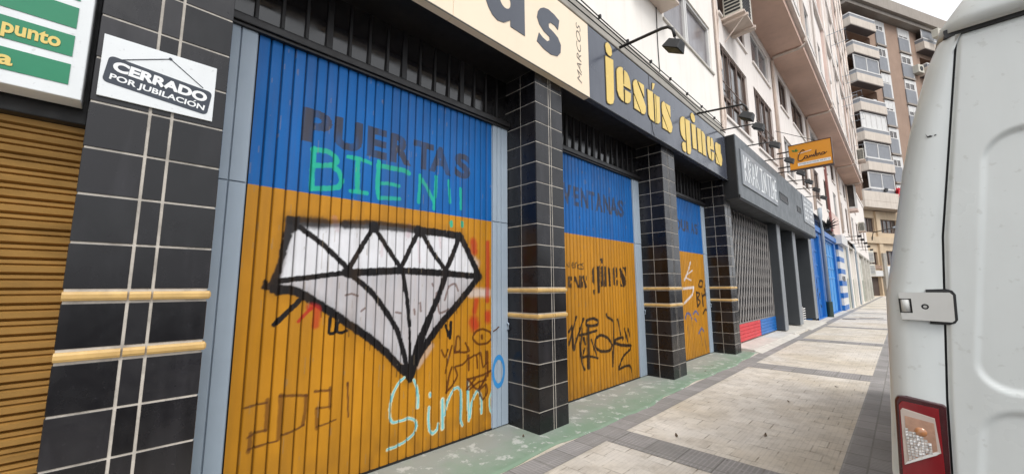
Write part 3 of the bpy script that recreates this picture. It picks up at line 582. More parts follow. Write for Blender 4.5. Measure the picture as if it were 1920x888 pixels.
def seg_dist(Y, Z, pts):
    d = np.full(Y.shape, 9.)
    for (a, b), (c, e) in zip(pts, pts[1:]):
        vx, vz = c-a, e-b; L = max(vx*vx+vz*vz, 1e-9); t = np.clip(((Y-a)*vx+(Z-b)*vz)/L, 0, 1)
        d = np.minimum(d, np.hypot(Y-a-t*vx, Z-b-t*vz))
    return d
def inside(Y, Z, pts):
    r = np.zeros(Y.shape, bool); n = len(pts)
    for i in range(n):
        (a, b), (c, e) = pts[i], pts[(i+1) % n]
        if b == e: continue
        r ^= ((b > Z) != (e > Z)) & (Y < (c-a)*(Z-b)/(e-b)+a)
    return r
def smooth_curve(pts):
    if len(pts) < 3: return pts
    P = [np.array(p) for p in pts]; closed = np.allclose(P[0], P[-1]); out = []
    for i in range(len(P)-1):
        p0 = P[i-1] if i else (P[-2] if closed else P[0]); p3 = P[i+2] if i+2 < len(P) else (P[1] if closed else P[-1]); p1, p2 = P[i], P[i+1]
        for t in (0, .25, .5, .75):
            c = .5*((2*p1)+(p2-p0)*t+(2*p0-5*p1+4*p2-p3)*t*t+(3*p1-p0-3*p2+p3)*t**3); out.append(tuple(.6*c+.4*(p1+(p2-p1)*t)))
    return out+[tuple(P[-1])]
def sstep(a, b, x): t = np.clip((x-a)/(b-a), 0, 1); return t*t*(3-2*t)
def paint(Y, Z, col, ops, res, seed):
    for k, (kind, cn, wd, al, sf, pts) in enumerate(ops):
        p = np.array(pts); mg = wd+.03
        s = (Y > p[:, 0].min()-mg) & (Y < p[:, 0].max()+mg) & (Z > p[:, 1].min()-mg) & (Z < p[:, 1].max()+mg); ii = np.nonzero(s)[0]
        if not len(ii): continue
        y, z = Y[ii], Z[ii]
        if kind == 's':
            h = wd/2; d = seg_dist(y, z, smooth_curve(pts)) if len(pts) > 2 else seg_dist(y, z, pts)
            d = d*(1+.22*(vn(y, z, 38, seed+k)-.5))+.10*h*(vn(y, z*.35, 120, seed+k+9)-.5)*2
            s_ = max(h*sf, res*.55); m_ = 1-sstep(h-s_*.7, h+s_*.7, d)
        else:
            e = seg_dist(y, z, pts+[pts[0]]); sd = np.where(inside(y, z, pts), e, -e)+.012*(vn(y, z, 45, seed+k)-.5)
            m_ = sstep(-max(sf, res)*.6, max(sf, res)*.6, sd)
        m_ = m_*al*(1-.25*(1-al)*vn(y, z*.3, 60, seed+k+3))
        if cn in ('white', 'silver'): m_ = m_*(.90+.10*vn(y, z*.12, 70, seed+5))
        c = PC[cn]*(1-.12*vn(y, z, 9, seed+k))[:, None]; col[ii] = col[ii]*(1-m_[:, None])+c*m_[:, None]
def stencil(Y, Z, col, letters, z0, z1, al, seed, cn='letter', worn=.5):
    for ch, a, b in letters:
        v, t, _ = text_tris(ch, .045); ii = np.nonzero((Y > a-.01) & (Y < b+.01) & (Z > z0-.01) & (Z < z1+.01))[0]
        u, q = (Y[ii]-a)/(b-a), (Z[ii]-z0)/(z1-z0); hit = np.zeros(len(ii), bool)
        for tr in t:
            A, B, C = v[tr]; d = (B[1]-C[1])*(A[0]-C[0])+(C[0]-B[0])*(A[1]-C[1])
            if abs(d) < 1e-9: continue
            l1 = ((B[1]-C[1])*(u-C[0])+(C[0]-B[0])*(q-C[1]))/d; l2 = ((C[1]-A[1])*(u-C[0])+(A[0]-C[0])*(q-C[1]))/d
            hit |= (l1 >= -.01) & (l2 >= -.01) & (l1+l2 <= 1.01)
        m_ = hit*al*(1-worn*vn(Y[ii], Z[ii]*.25, 28, seed)**2); col[ii] = col[ii]*(1-m_[:, None])+PC[cn]*m_[:, None]
def folding_door(parent, y0, y1, z0, z1, zb, x, pitch, nf, dz, ops, letters, lz, lal, seed, gap=.014, depth=.022):
    """vertical slats with real grooves between them; the paint is a colour per vertex"""
    n = int(round((y1-y0)/pitch)); pitch = (y1-y0)/n; ys, xs, gr = [], [], []; tl_ = np.random.RandomState(seed+3).uniform(-.0016, .0016, n)
    for k in range(n):
        a, b = y0+k*pitch, y0+(k+1)*pitch
        for i in range(nf):
            ys.append(a+gap/2+(b-a-gap)*i/(nf-1)); t = 2*i/(nf-1)-1; xs.append(x-.0022*abs(t)**3+tl_[k]*t); gr.append(0)
        ys += [b-gap*.36, b+gap*.36]; xs += [x-depth, x-depth]; gr += [1, 1]
    ys[-2:] = [y1-.002, y1]; xs[-2:] = [x-.005, x-.008]
    ys = np.array(ys); xs = np.array(xs); nz = int((z1-z0)/dz); zs = np.linspace(z0, z1, nz); ny = len(ys)
    Y, Z = np.meshgrid(ys, zs); Y = Y.ravel(); Z = Z.ravel(); X = np.tile(xs, nz)+.0012*np.sin(Z*3.1+Y*9)
    col = np.where((Z > zb)[:, None], PC['blue'], PC['gold']).astype(float)
    slat = np.floor((Y-y0)/pitch); r = np.random.RandomState(seed); tone = r.uniform(.93, 1.05, n+1)[np.clip(slat, 0, n).astype(int)]
    col *= tone[:, None]; col *= (1-.10*vn(Y, Z*.2, 22, seed+1))[:, None]
    low = np.clip(sstep(.55, 0., Z)*vn(Y, Z*.6, 16, seed+2)*.5+sstep(.10, .0, Z)*.35*vn(Y, Z, 30, seed+6), 0, .8); col = col*(1-low[:, None])+lin_np('#6b4a22')*low[:, None]
    fade = sstep(.35, .8, vn(Y*.8, Z*1.2, 2.2, seed+4))*.13*(Z > zb); col = col*(1-fade[:, None])+lin_np('#1f70b8')*fade[:, None]
    stencil(Y, Z, col, letters, lz[0], lz[1], lal, seed+11)
    paint(Y, Z, col, ops, dz, seed+20)
    sc = (vn(Y, Z*.08, 90, seed+7) > .93)*.35; col = col*(1-sc[:, None])+lin_np('#8a7a60')*sc[:, None]*1.0
    col[np.tile(np.array(gr) > 0, nz)] *= .42                       # shade in the groove between two slats, darkened into the colour
    i = np.arange((nz-1)*(ny-1)); a = i//(ny-1)*ny+i % (ny-1); faces = np.stack([a, a+1, a+ny+1, a+ny], 1)
    me = bpy.data.meshes.new('door_leaf'); me.vertices.add(len(Y)); me.vertices.foreach_set('co', np.stack([X, Y, Z], 1).ravel().astype(np.float32))
    me.loops.add(len(faces)*4); me.loops.foreach_set('vertex_index', faces.ravel().astype(np.int32)); me.polygons.add(len(faces)); me.polygons.foreach_set('loop_start', np.arange(0, len(faces)*4, 4, dtype=np.int32))
    me.update(); at = me.attributes.new('paint', 'FLOAT_COLOR', 'POINT'); at.data.foreach_set('color', np.concatenate([np.clip(col, 0, 1), np.ones((len(Y), 1))], 1).ravel().astype(np.float32))
    me.materials.append(M_door); return link('door_leaf', me, parent)
def lin_np(h): return np.array(lin(h)[:3])
# ------------------------------------------------------------------ the shuttered shop with the three folding doors
XD = -.46
shop = thing('shop_building', 'cream plastered building with three blue and gold folding doors between black tiled pillars', 'building', (-.3, 3, 0))
mb = MB()
wall_holes(mb, -9, 9.93, 5.02, 15, 0., .16, [(6.88, 9.58, 6.56, 7.72), (2.4, 5.1, 6.56, 7.72), (6.88, 9.58, 10.3, 12.2)])
mb.box(-9, -.18, -9, 9.93, 4.6, 15); mb.box(-.17, .0, -9, 9.93, 14.9, 15.01); mb.box(-.18, 0, 9.90, 9.932, 4.9, 15); mb.box(-9, -.62, -9, 9.93, 0, 4.6)
mb.build('wall', M_cream, shop)
MB().box(-.60, -.002, -.3, 10.128, 3.985, 5.02).build('soffit', M_dark, shop)
for y0, y1, z0, z1 in ((6.88, 9.58, 6.56, 7.72), (2.4, 5.1, 6.56, 7.72), (6.88, 9.58, 10.3, 12.2)):
    mb = MB(); frame_ring(mb, y0, y1, z0, z1, -.10, -.03, .06, bars_y=((y0+y1)/2-.15, (y0+y1)/2-.06)); w_ = mb.build('window', M_wframe, shop, bevel=.006)
    MB().box(-.12, -.085, y0+.05, y1-.05, z0+.05, z1-.05).build('pane', M_paneg, w_)
    MB().box(-.03, .035, y0-.06, y1+.06, z0-.05, z0+.004).build('sill', M_lconc, w_, bevel=.008)
mb = MB(); mb.box(0, .105, -9, 9.75, 4.985, 5.06); mb.box(0, .075, -9, 9.78, 5.06, 5.17); mb.box(0, .035, -9, 9.8, 5.17, 5.30)
mb.build('ledge', M_conc, shop, bevel=.012)
# tiled pillars: a core of pale grout with glazed tiles standing 3 mm proud, two cream trims round each
GZ = [0.0, .229, .465, .706, .935, 1.194, 1.47, 1.724, 1.961, 2.192, 2.427, 2.659, 2.89, 3.122, 3.359, 3.593, 3.826, 3.985]
PIL = [(-.19, .347, (.030, .118)), (3.139, 3.628, (3.372, 3.410)), (6.43, 6.957, (6.655, 6.70)), (9.696, 10.128, (9.89, 9.925))]
for y0, y1, (ya, yb) in PIL:
    mb = MB(); mb.box(-.60, -.004, y0+.004, y1-.004, 0, 3.985); core = mb.build('pillar', M_grout, shop)
    tl = MB(); gw = .0055
    for i in range(len(GZ)-1):
        a, b = GZ[i]+gw, GZ[i+1]-gw
        if GZ[i] in (1.194, 1.47): a += .030
        if GZ[i+1] in (1.194, 1.47): b -= .030
        for c, d in ((y0, ya-gw), (ya+gw, yb-gw), (yb+gw, y1)):
            j = rnd.uniform(-.001, .001); tl.box(-.008, 0+j, c+.001, d-.001, a, b)
        for yy0, yy1 in ((y0-.001, y0+.008), (y1-.008, y1+.001)):
            for c, d in ((-.60, -.236-gw), (-.236+gw, -.009)):
                tl.box(c, d, yy0+rnd.uniform(-.0008, .0008), yy1, a, b)
    tl.build('tile_cladding', M_tile, core, bevel=.002)
    for zc in (1.194, 1.47):
        t = MB(); pr = [(.000, -.022), (.014, -.020), (.020, -.009), (.020, .009), (.014, .020), (.000, .022)]
        def piece(p_, q_, dx, dy):
            vs = [(e_[0]+dx*o_, e_[1]+dy*o_, zc+h_+jz) for e_, jz in ((p_, rnd.uniform(-.001, .001)), (q_, rnd.uniform(-.001, .001))) for o_, h_ in pr]; k = len(pr)
            t.add(vs, [(j, (j+1) % k, k+(j+1) % k, k+j) for j in range(k)]+[tuple(range(k)), tuple(range(2*k-1, k-1, -1))])
        gj = .004
        for c, d in ((y0-(.0 if y0 < 0 else .012), ya-gj), (ya+gj, yb-gj), (yb+gj, y1+.006)):
            if d-c > .02: piece((-.006, c), (-.006, d), 1, 0)
        for yy, dy in ((y0+.006, -1), (y1-.006, 1)):
            if yy < 0: continue
            piece((-.60, yy), (-.236-gj, yy), 0, dy); piece((-.236+gj, yy), (.004, yy), 0, dy)
        t.build('trim_band', M_trim, core)
# three doorways
DOORS = [(.565, 2.895, 1, [('P', .897, 1.12), ('U', 1.135, 1.379), ('E', 1.419, 1.605), ('R', 1.643, 1.856), ('T', 1.883, 2.106), ('A', 2.061, 2.323), ('S', 2.368, 2.579)], (2.652, 2.925), .93, .0063, 11),
         (3.85, 6.185, 2, [('V', 4.20, 4.42), ('E', 4.461, 4.592), ('N', 4.634, 4.828), ('T', 4.846, 5.012), ('A', 5.025, 5.225), ('N', 5.245, 5.449), ('A', 5.437, 5.685), ('S', 5.69, 5.884)], (2.653, 2.94), .9, .0105, 7),
         (7.18, 9.47, 3, [('L', 7.86, 8.02), ('D', 7.96, 8.26), ('U', 8.29, 8.52), ('R', 8.556, 8.742), ('A', 8.804, 9.016), ('S', 9.032, 9.229)], (2.665, 2.915), .95, .012, 6)]
SPAN = [(.347, 3.139), (3.628, 6.43), (6.957, 9.696)]
for (y0, y1, k, letters, lz, lal, dz, nf), (s0, s1) in zip(DOORS, SPAN):
    d = folding_door(shop, y0, y1, .035, 3.385, 2.24, XD, .0846, nf, dz, OPS[str(k)], letters, lz, lal, 100*k, gap=.014 if k == 1 else .021)
    hb = MB(); hb.box(XD-.06, XD-.03, y0, y1, .02, 3.4); hb.box(XD-.03, XD+.004, y0, y1, .012, .036); hb.build('bottom_rail', M_dark, d)
    if k == 1:   # lower half handle-less; a thin seam where blue meets gold
        pass
    for a, b, cuts in ((s0, y0, ((s0+y0)/2,)), (y1, s1, (y1+.07, y1+.135))):
        j = MB(); e = [a+.004, *cuts, b-.004]
        for q, r_ in zip(e, e[1:]):
            j.box(XD-.03, XD+.012, q+.004, r_-.004, .03, 2.236); j.box(XD-.03, XD+.012, q+.004, r_-.004, 2.243, 3.395)
        j.box(XD-.06, XD-.008, a, b, .02, 3.4)
        jo = j.build('door_jamb', M_jamb, shop, bevel=.004)
        if b == s1:
            lk = MB(); lk.tube([(XD+.012, b-.022, 1.03), (XD+.034, b-.022, 1.04), (XD+.034, b-.022, 1.10), (XD+.012, b-.022, 1.11)], .009); lk.build('latch', M_jamb, jo, smooth=True)
            if k == 1:   # the o of the cyan tag runs on over the frame
                ph = MB(); pts = ell(2.985, .60, .088, .165, 24, .5)
                rr = [.8+.4*rnd.random() for _ in pts]
                for i in range(24):
                    a_, b_ = pts[i], pts[(i+1) % 24]; cx_, cy_ = 2.985, .60
                    def sc(p_, f_): return (XD+.0135, cx_+(p_[0]-cx_)*f_, cy_+(p_[1]-cy_)*f_)
                    f0, f1 = .80-.06*rr[i], .80-.06*rr[(i+1) % 24]
                    ph.quad(sc(a_, f0), sc(b_, f1), sc(b_, 1.03+.04*rr[(i+1) % 24]), sc(a_, 1.03+.04*rr[i]))
                ph.build('spray_ring', M_lblue, jo)
                br = MB(); br.tube([(XD+.0135, 2.905, 1.03), (XD+.0135, 2.95, 1.05), (XD+.0135, 2.99, 1.075)], .006); br.build('tag_tail', M_brownink, jo)
    # dark rail and glossy transom with upright ribs
    t = MB(); t.add([(x_, y_, z_) for y_ in (s0, s1) for x_, z_ in ((XD-.04, 3.44), (XD-.012, 3.985), (XD-.09, 3.985), (XD-.09, 3.44))], [(0, 1, 2, 3), (7, 6, 5, 4), (0, 4, 5, 1), (1, 5, 6, 2), (2, 6, 7, 3), (3, 7, 4, 0)]); tr = t.build('transom', M_trans, shop)
    rb = MB(); n = int((s1-s0)/.172); st = (s1-s0)/n
    for i in range(n+1):
        yy = s0+.02+i*st; wd = .026 if i % 4 == 0 else .0125
        if yy+wd < s1: rb.box(XD-.05, XD-.006, yy-wd, yy+wd, 3.50, 3.985)
    rb.build('rib', M_dark, tr, bevel=.004)
    rl = MB(); rl.box(XD-.09, XD+.055, s0, s1, 3.40, 3.455); rl.box(XD-.05, XD+.004, s0, s1, 3.455, 3.495); rl.box(XD-.02, XD+.035, s0, s1, 3.375, 3.40); rl.build('rail', M_dark, tr, bevel=.005)

# neighbouring shop front at the left edge
nb = thing('neighbouring_shop', 'shop front at the far left edge behind a closed brown and gold roller shutter', 'building', (-.3, -3, 0))
mb = MB(); sl = .0715; prof = [(0, -.012), (.10, -.004), (.18, .006), (.55, .010), (.62, -.002), (.68, -.006), (.74, .004), (.95, .006)]
zz, xx = [], []
for k in range(34):
    for t, x_ in prof: zz.append((k+t)*sl); xx.append(-.20+x_*1.6)
vs = [(x_, y_, z_) for z_, x_ in zip(zz, xx) for y_ in (-4.5, -.195)]
mb.add(vs, [(2*i, 2*i+1, 2*i+3, 2*i+2) for i in range(len(zz)-1)]); mb.build('roller_shutter', M_shut, nb)
mb = MB(); mb.box(-.5, -.12, -4.5, -.195, 2.33, 3.6); mb.build('shutter_housing', M_blk, nb, bevel=.006)
MB().box(-.6, -.23, -4.5, -.3, 0, 2.33).build('wall', M_conc, nb)
# ------------------------------------------------------------------ signs
# cream fascia with big grey letters
t = thing('cream_shop_sign', 'long cream fascia sign with large dark grey rounded letters above the first folding door', 'sign', (.1, 2, 3.94))
p = MB(); p.box(.004, .098, -.2, 1.915, 3.94, 4.965); p.box(.004, .1, 1.918, 4.10, 3.94, 4.965); pn = p.build('sign_panel', M_csign, t, bevel=.003)
MB().box(.09, .108, -.2, 4.10, 3.932, 3.9395).build('edge_strip', M_conc, pn, bevel=.004)
L = dict((n_, q) for n_, q in LET)
def sgn(a, b, d): return (d, a, b)
MB().prism([tuple(q) for q in L['S_big']], sgn, .1005, .106).build('letter', M_letdk, t)
A = [(2.86, 4.715), (2.648, 4.715), (2.648, 4.655), (2.60, 4.705), (2.53, 4.735), (2.46, 4.738), (2.39, 4.712), (2.335, 4.66), (2.300, 4.59), (2.285, 4.50), (2.288, 4.40), (2.306, 4.318), (2.336, 4.261), (2.39, 4.203), (2.46, 4.177), (2.547, 4.197), (2.622, 4.255), (2.644, 4.273), (2.643, 4.201), (2.865, 4.202)]
MB().prism(A, sgn, .1005, .106, holes=[ell(2.568, 4.462, .082, .092, 18)]).build('letter', M_letdk, t)
lettering('MARCOS', 'lettering', M_line, t, lambda u, v, d: (d, 3.925-.095*v, 4.065+.80*u), .1005, .103, offset=-.012, shear=.25)
# dark fascia with gold stencil letters
t = thing('dark_shop_sign', 'dark slate fascia sign with gold stencil letters above the second and third doors', 'sign', (.1, 7, 3.94))
p = MB(); p.box(.004, .098, 4.103, 5.86, 3.945, 4.965); p.box(.004, .0985, 5.866, 9.74, 3.94, 4.965); pn = p.build('sign_panel', M_bsign, t, bevel=.003)
MB().box(.09, .108, 4.102, 9.745, 3.932, 3.9395).build('edge_strip', M_kpost, pn, bevel=.004)
MB().box(.02, .11, 9.72, 9.75, 3.94, 4.97).build('end_cap', M_blk, pn)
cr = MB(); cr.tube([(.0985, 5.862, 4.96), (.0995, 5.868, 4.6), (.0995, 5.858, 4.3), (.0995, 5.92, 4.0), (.0995, 5.97, 3.95)], .006, 5); cr.build('loose_seam', M_blk, pn)
for n_, q in LET:
    if n_ in ('S_big', 'a_vis', 'a_hole', 'MARCOS'): continue
    q = [tuple(z) for z in q]; cx = sum(a for a, b in q)/len(q); cz = sum(b for a, b in q)/len(q)
    o = MB().prism(q, sgn, .1065, .112).build('letter', M_gold, t)
    e = [((a-cx)*(1+.014/max(.05, abs(a-cx)+.02))+cx, (b-cz)*(1+.012/max(.05, abs(b-cz)+.02))+cz) for a, b in q]
    MB().prism(e, sgn, .0995, .1063).build('letter_edge', M_goldedge, o)
# closing-down notice
t = thing('closed_notice', 'white notice board reading CERRADO POR JUBILACIÓN on the leftmost tiled pillar', 'sign', (0, .06, 2.6))
MB().box(.003, .012, -.17, .29, 2.46, 2.787).build('board', M_wsign, t, bevel=.002)
def rrect(y0, y1, z0, z1, r, k=6):
    o = []
    for cy, cz, a in ((y1-r, z1-r, 0), (y0+r, z1-r, 90), (y0+r, z0+r, 180), (y1-r, z0+r, 270)):
        o += [(cy+r*math.cos(R(a+90*i/k)), cz+r*math.sin(R(a+90*i/k))) for i in range(k+1)]
    return o
tilt = R(-6.5); ca, sa = math.cos(tilt), math.sin(tilt)
def pq(a, b, d): return (d, .06+a*ca-b*sa, 2.585+a*sa+b*ca)
pl = MB().prism(rrect(-.212, .212, -.072, .072, .022), pq, .0125, .0135).build('plaque', M_ink, t)
lettering('CERRADO', 'lettering', M_wink, pl, lambda u, v, d: pq(-.190+.385*u, -.002+.056*v, d), .0137, .0148, offset=.05)
lettering('POR JUBILACION', 'lettering', M_wink, pl, lambda u, v, d: pq(-.190+.385*u, -.060+.041*v, d), .0137, .0148, offset=.028)
MB().prism([(.1405, -.0165), (.1465, -.0165), (.1535, -.0085), (.1465, -.0085)], pq, .0137, .0148).build('accent', M_wink, pl)
st = MB(); st.tube([(.0132, -.10, 2.672), (.0132, .085, 2.757)], .0022, 5); st.tube([(.0132, .085, 2.757), (.0132, .235, 2.645)], .0022, 5); st.add([(.0142, a, b) for a, b in ell(.085, 2.757, .008, .008, 10)], [tuple(range(10))]); st.build('cord', M_ink, t)
# green and white striped sign
t = thing('green_striped_sign', 'white sign with green stripes and yellow words at the left edge above the brown shutter', 'sign', (0, -.6, 2.4))
MB().box(-.10, .03, -1.9, -.215, 2.405, 3.5).build('board', M_wsign, t, bevel=.004)
for z0, z1 in ((2.468, 2.570), (2.610, 2.716), (2.755, 2.862), (2.900, 3.01), (3.05, 3.16), (3.2, 3.31)):
    s_ = MB().box(.0305, .033, -1.8, -.262, z0, z1).build('stripe', M_green, t)
    if z0 == 2.610: lettering('punto', 'lettering', M_ysign, s_, lambda u, v, d: (d, -.475+.172*u, 2.615+.080*v), .0332, .036, offset=.03)
    if z0 == 2.468: lettering('la', 'lettering', M_ysign, s_, lambda u, v, d: (d, -.492+.063*u, 2.487+.066*v), .0332, .036, offset=.03)

# ------------------------------------------------------------------ goose-neck lamps over the first two signs
def flood_head(mb, tip, s=1.0):
    x, y, z = tip; w_ = .13*s
    def P(u, v, q): return (x+u*s*.8+q*s*.5, y+v, z-u*s*.45+q*s*.85-.14*s)
    c = [(-.13, -w_*.72, .07), (.13, -w_*.72, .07), (.13, w_*.72, .07), (-.13, w_*.72, .07), (-.17, -w_*1.15, -.10), (.17, -w_*1.15, -.10), (.17, w_*1.15, -.10), (-.17, w_*1.15, -.10)]
    mb.add([P(*q) for q in c], [(0, 1, 2, 3), (7, 6, 5, 4), (0, 4, 5, 1), (1, 5, 6, 2), (2, 6, 7, 3), (3, 7, 4, 0)]); return P
def arm_lamp(loc, arm, head_at, label, s):
    t = thing('sign_lamp', label, 'lamp', loc, 'floodlights on arms above the shop signs')
    MB().tube(arm, .021 if s > .73 else .016, 8).build('arm', M_dark, t, smooth=True)
    mb = MB(); P = flood_head(mb, head_at, s); h = mb.build('lamp_head', M_blk, t, bevel=.006)
    w_ = .13*s*1.02; g_ = MB(); g_.quad(*[P(*q) for q in ((-.155, -w_, -.106), (.155, -w_, -.106), (.155, w_, -.106), (-.155, w_, -.106))]); g_.build('glass', M_blk, h)
    br = MB(); br.tube([head_at, P(0, 0, .06)], .012*max(s, .7), 6); br.build('bracket', M_dark, h); return t
Y1 = 4.93
arm_lamp((.1, Y1, 5.02), [(.08, Y1, 5.02), (.40, Y1, 5.01), (.74, Y1, 5.0), (.83, Y1, 4.98), (.89, Y1, 4.92), (.91, Y1, 4.80)], (.91, Y1, 4.79), 'black floodlight on a bent arm above the j of the gold lettered sign', .75)
Y2 = 8.02
arm_lamp((.1, Y2, 4.99), [(.08, Y2, 5.0), (.45, Y2, 4.96), (.81, Y2, 4.92), (.92, Y2, 4.91), (.97, Y2, 4.85), (.985, Y2, 4.78)], (.99, Y2, 4.77), 'black floodlight on a bent arm above the last letters of the gold lettered sign', .75)
LY = [9.46, 10.99, 12.69, 14.39, 15.83, 17.36, 19.16]
LB = ['black floodlight on a straight arm above the gap between dark sign and grey fascia', 'black floodlight on a straight arm above the first word of the KRAK IN TIME panel', 'black floodlight on a straight arm overlapping the left edge of the orange sign', 'black floodlight directly under the bottom edge of the orange hanging sign',
      'floodlight on an arm below and right of the orange sign, nearest of the last three', 'middle one of the last three floodlights along the grey fascia', 'last floodlight at the far end of the grey fascia']
for yy, lb in zip(LY, LB):
    z = 5.06
    arm_lamp((.3, yy, z), [(.02, yy, z), (.5, yy, z-.03), (.86, yy, z-.06)], (.87, yy, z-.03), lb, .72)

# cables along the ledge and down the wall
c = MB()
for k, (x_, z_) in enumerate(((.11, 5.09), (.08, 5.20), (.045, 5.33))):
    c.tube([(x_+.004*math.sin(q*2+k), q, z_+.018*math.sin(q*1.3+k*2)) for q in np.linspace(-2, 9.8, 60)], .009, 5)
for q in np.linspace(.5, 9.3, 12): c.box(.02, .06, q, q+.03, 5.31, 5.36)
tag(c.build('cable_run', M_blk), 'bundle of dark cables clipped along the ledge above the dark sign', 'cable')
c = MB(); c.tube([(.012, 6.52+.01*math.sin(q*4), q) for q in np.linspace(5.33, 6.62, 14)], .008, 5)
tag(c.build('wall_cable', M_blk), 'single thin cable hanging down the cream wall below the beige unit', 'cable')
t = thing('air_conditioner', 'beige unit on the cream wall left of the white framed window', 'air conditioner', (0, 6.2, 6.6))
MB().box(.0, .30, 5.55, 6.72, 6.66, 7.3).build('casing', M_ac, t, bevel=.02); MB().box(.0, .34, 5.5, 6.78, 6.60, 6.655).build('tray', M_pipe, t, bevel=.01)
# ------------------------------------------------------------------ grey shop front
t = thing('grey_shop_front', 'anthracite grey shop front with diamond lattice shutter and deep grey posts', 'shop front', (0, 15, 0))
mb = MB(); mb.box(-.05, .30, 9.80, 20.75, 3.53, 5.02)
f_ = mb.build('fascia', M_krak, t, bevel=.006)
for y0, y1, z0, z1 in ((14.16, 15.38, 4.15, 4.41), (16.95, 17.72, 4.16, 4.37)):
    s_ = MB(); frame_ring(s_, y0, y1, z0, z1, .295, .312, .03); v = s_.build('vent', M_krakd, f_); MB().box(.29, .304, y0+.03, y1-.03, z0+.03, z1-.03).build('vent_opening', M_blk, v)
MB().box(-.06, .285, 9.76, 9.80, 3.50, 5.0).build('fascia_return', M_blk, f_)
MB().box(-.05, .27, 9.80, 20.7, 3.50, 3.528).build('fascia_underside', M_krakd, f_)
lo = MB(); lo.box(.27, .315, 9.79, 9.84, 3.50, 3.58); lo.build('corner_bracket', M_blk, f_)
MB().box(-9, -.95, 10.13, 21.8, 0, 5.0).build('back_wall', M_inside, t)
MB().box(-.94, -.06, 10.13, 21.8, 3.55, 4.2).build('ceiling_box', M_krakd, t)
for y0, y1 in ((14.85, 15.32), (17.35, 17.9), (20.85, 21.5)):
    p = MB().box(-.94, -.004, y0, y1, .12, 3.53).build('post', M_krakd, t, bevel=.008)
    MB().box(-.002, .012, y0+.01, y1, .12, 3.53).build('post_face', M_kpost, p)
for y0, y1 in ((15.32, 17.35), (17.9, 20.85)):
    d = MB(); frame_ring(d, y0, y1, .14, 3.5, -.72, -.64, .09, bars_y=((y0+y1)/2,), bars_z=(1.1,)); d_ = d.build('shop_door', M_krakd, t); MB().box(-.70, -.67, y0+.05, y1-.05, .2, 3.45).build('door_pane', M_pane, d_)
# lattice shutter
z0, z1, y0, y1 = .56, 3.5, 10.14, 14.84
lt = MB(); k = .25
def clipseg(a, b):
    (ya, za), (yb, zb) = a, b; t0, t1 = 0, 1
    for p, q in ((-(yb-ya), ya-y0), (yb-ya, y1-ya), (-(zb-za), za-z0), (zb-za, z1-za)):
        if p == 0: continue
        r = q/p
        if p < 0: t0 = max(t0, r)
        else: t1 = min(t1, r)
    if t0 >= t1: return None
    return (ya+(yb-ya)*t0, za+(zb-za)*t0), (ya+(yb-ya)*t1, za+(zb-za)*t1)
for sgn_ in (1, -1):
    for i in range(-40, 80):
        a = (y0+i*k*.95, z0 if sgn_ > 0 else z1); b = (a[0]+6.0*.42, a[1]+sgn_*6.0); r = clipseg(a, b)
        if r: (ya, za), (yb, zb) = r; xo = -.245 if sgn_ > 0 else -.262; lt.tube([(xo, ya, za), (xo, yb, zb)], .013, 4, False)
lt.box(-.27, -.235, y0, y0+.03, z0, z1); lt.box(-.27, -.235, y1-.05, y1, z0, z1); lt.box(-.27, -.235, y0+.03, y1-.05, z0, z0+.03)
ls = lt.build('lattice_shutter', M_wire, t)
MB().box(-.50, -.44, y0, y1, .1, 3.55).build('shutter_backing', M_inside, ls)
for a, b, m_, nm in ((10.14, 12.95, M_red, 'red_board'), (13.0, 14.84, M_blue, 'blue_board')):
    q = MB()
    for i in range(5): q.box(-.30, -.225, a, b, .13+i*.086, .13+i*.086+.078)
    q.box(-.31, -.245, a, b, .125, .56); q.build('board', m_, t, bevel=.006)
st = MB()
def wedge(m_, y0, y1, x0, x1, h0, h1):
    m_.add([(x0, y0, -.01), (x1, y0, -.01), (x1, y0, h1), (x0, y0, h0), (x0, y1, -.01), (x1, y1, -.01), (x1, y1, h1), (x0, y1, h0)], [(0, 1, 2, 3), (4, 7, 6, 5), (3, 2, 6, 7), (1, 5, 6, 2), (0, 4, 5, 1), (0, 3, 7, 4)])
wedge(st, 10.4, 14.7, -.95, .20, .13, .06); wedge(st, 14.7, 17.2, -.95, .26, .14, .075); wedge(st, 17.2, 20.7, -.95, .22, .13, .045); wedge(st, 10.35, 14.9, .20, .36, .05, .01); wedge(st, 16.9, 20.6, .22, .38, .05, .012)
st.build('doorstep', M_lconc, t, bevel=.015)
gr = MB()
for q in range(6): gr.tube([(-.05, 18.35, .22+q*.085), (.0, 18.5, .23+q*.085), (-.05, 18.65, .22+q*.085)], .02, 6)
gr.tube([(-.05, 18.36, .16), (-.05, 18.36, .72)], .014, 6)
tag(gr.build('wire_rack', M_wframe), 'small white wire rack at the foot of the grey posts', 'rack')
# two panels hung on the fascia
t = thing('grey_lettered_panel', 'pale grey panel with white letters KRAK IN TIME on the anthracite fascia', 'sign', (.3, 12, 3.9))
MB().box(.302, .325, 10.10, 13.73, 3.87, 4.74).build('panel', M_kpanel, t, bevel=.004)
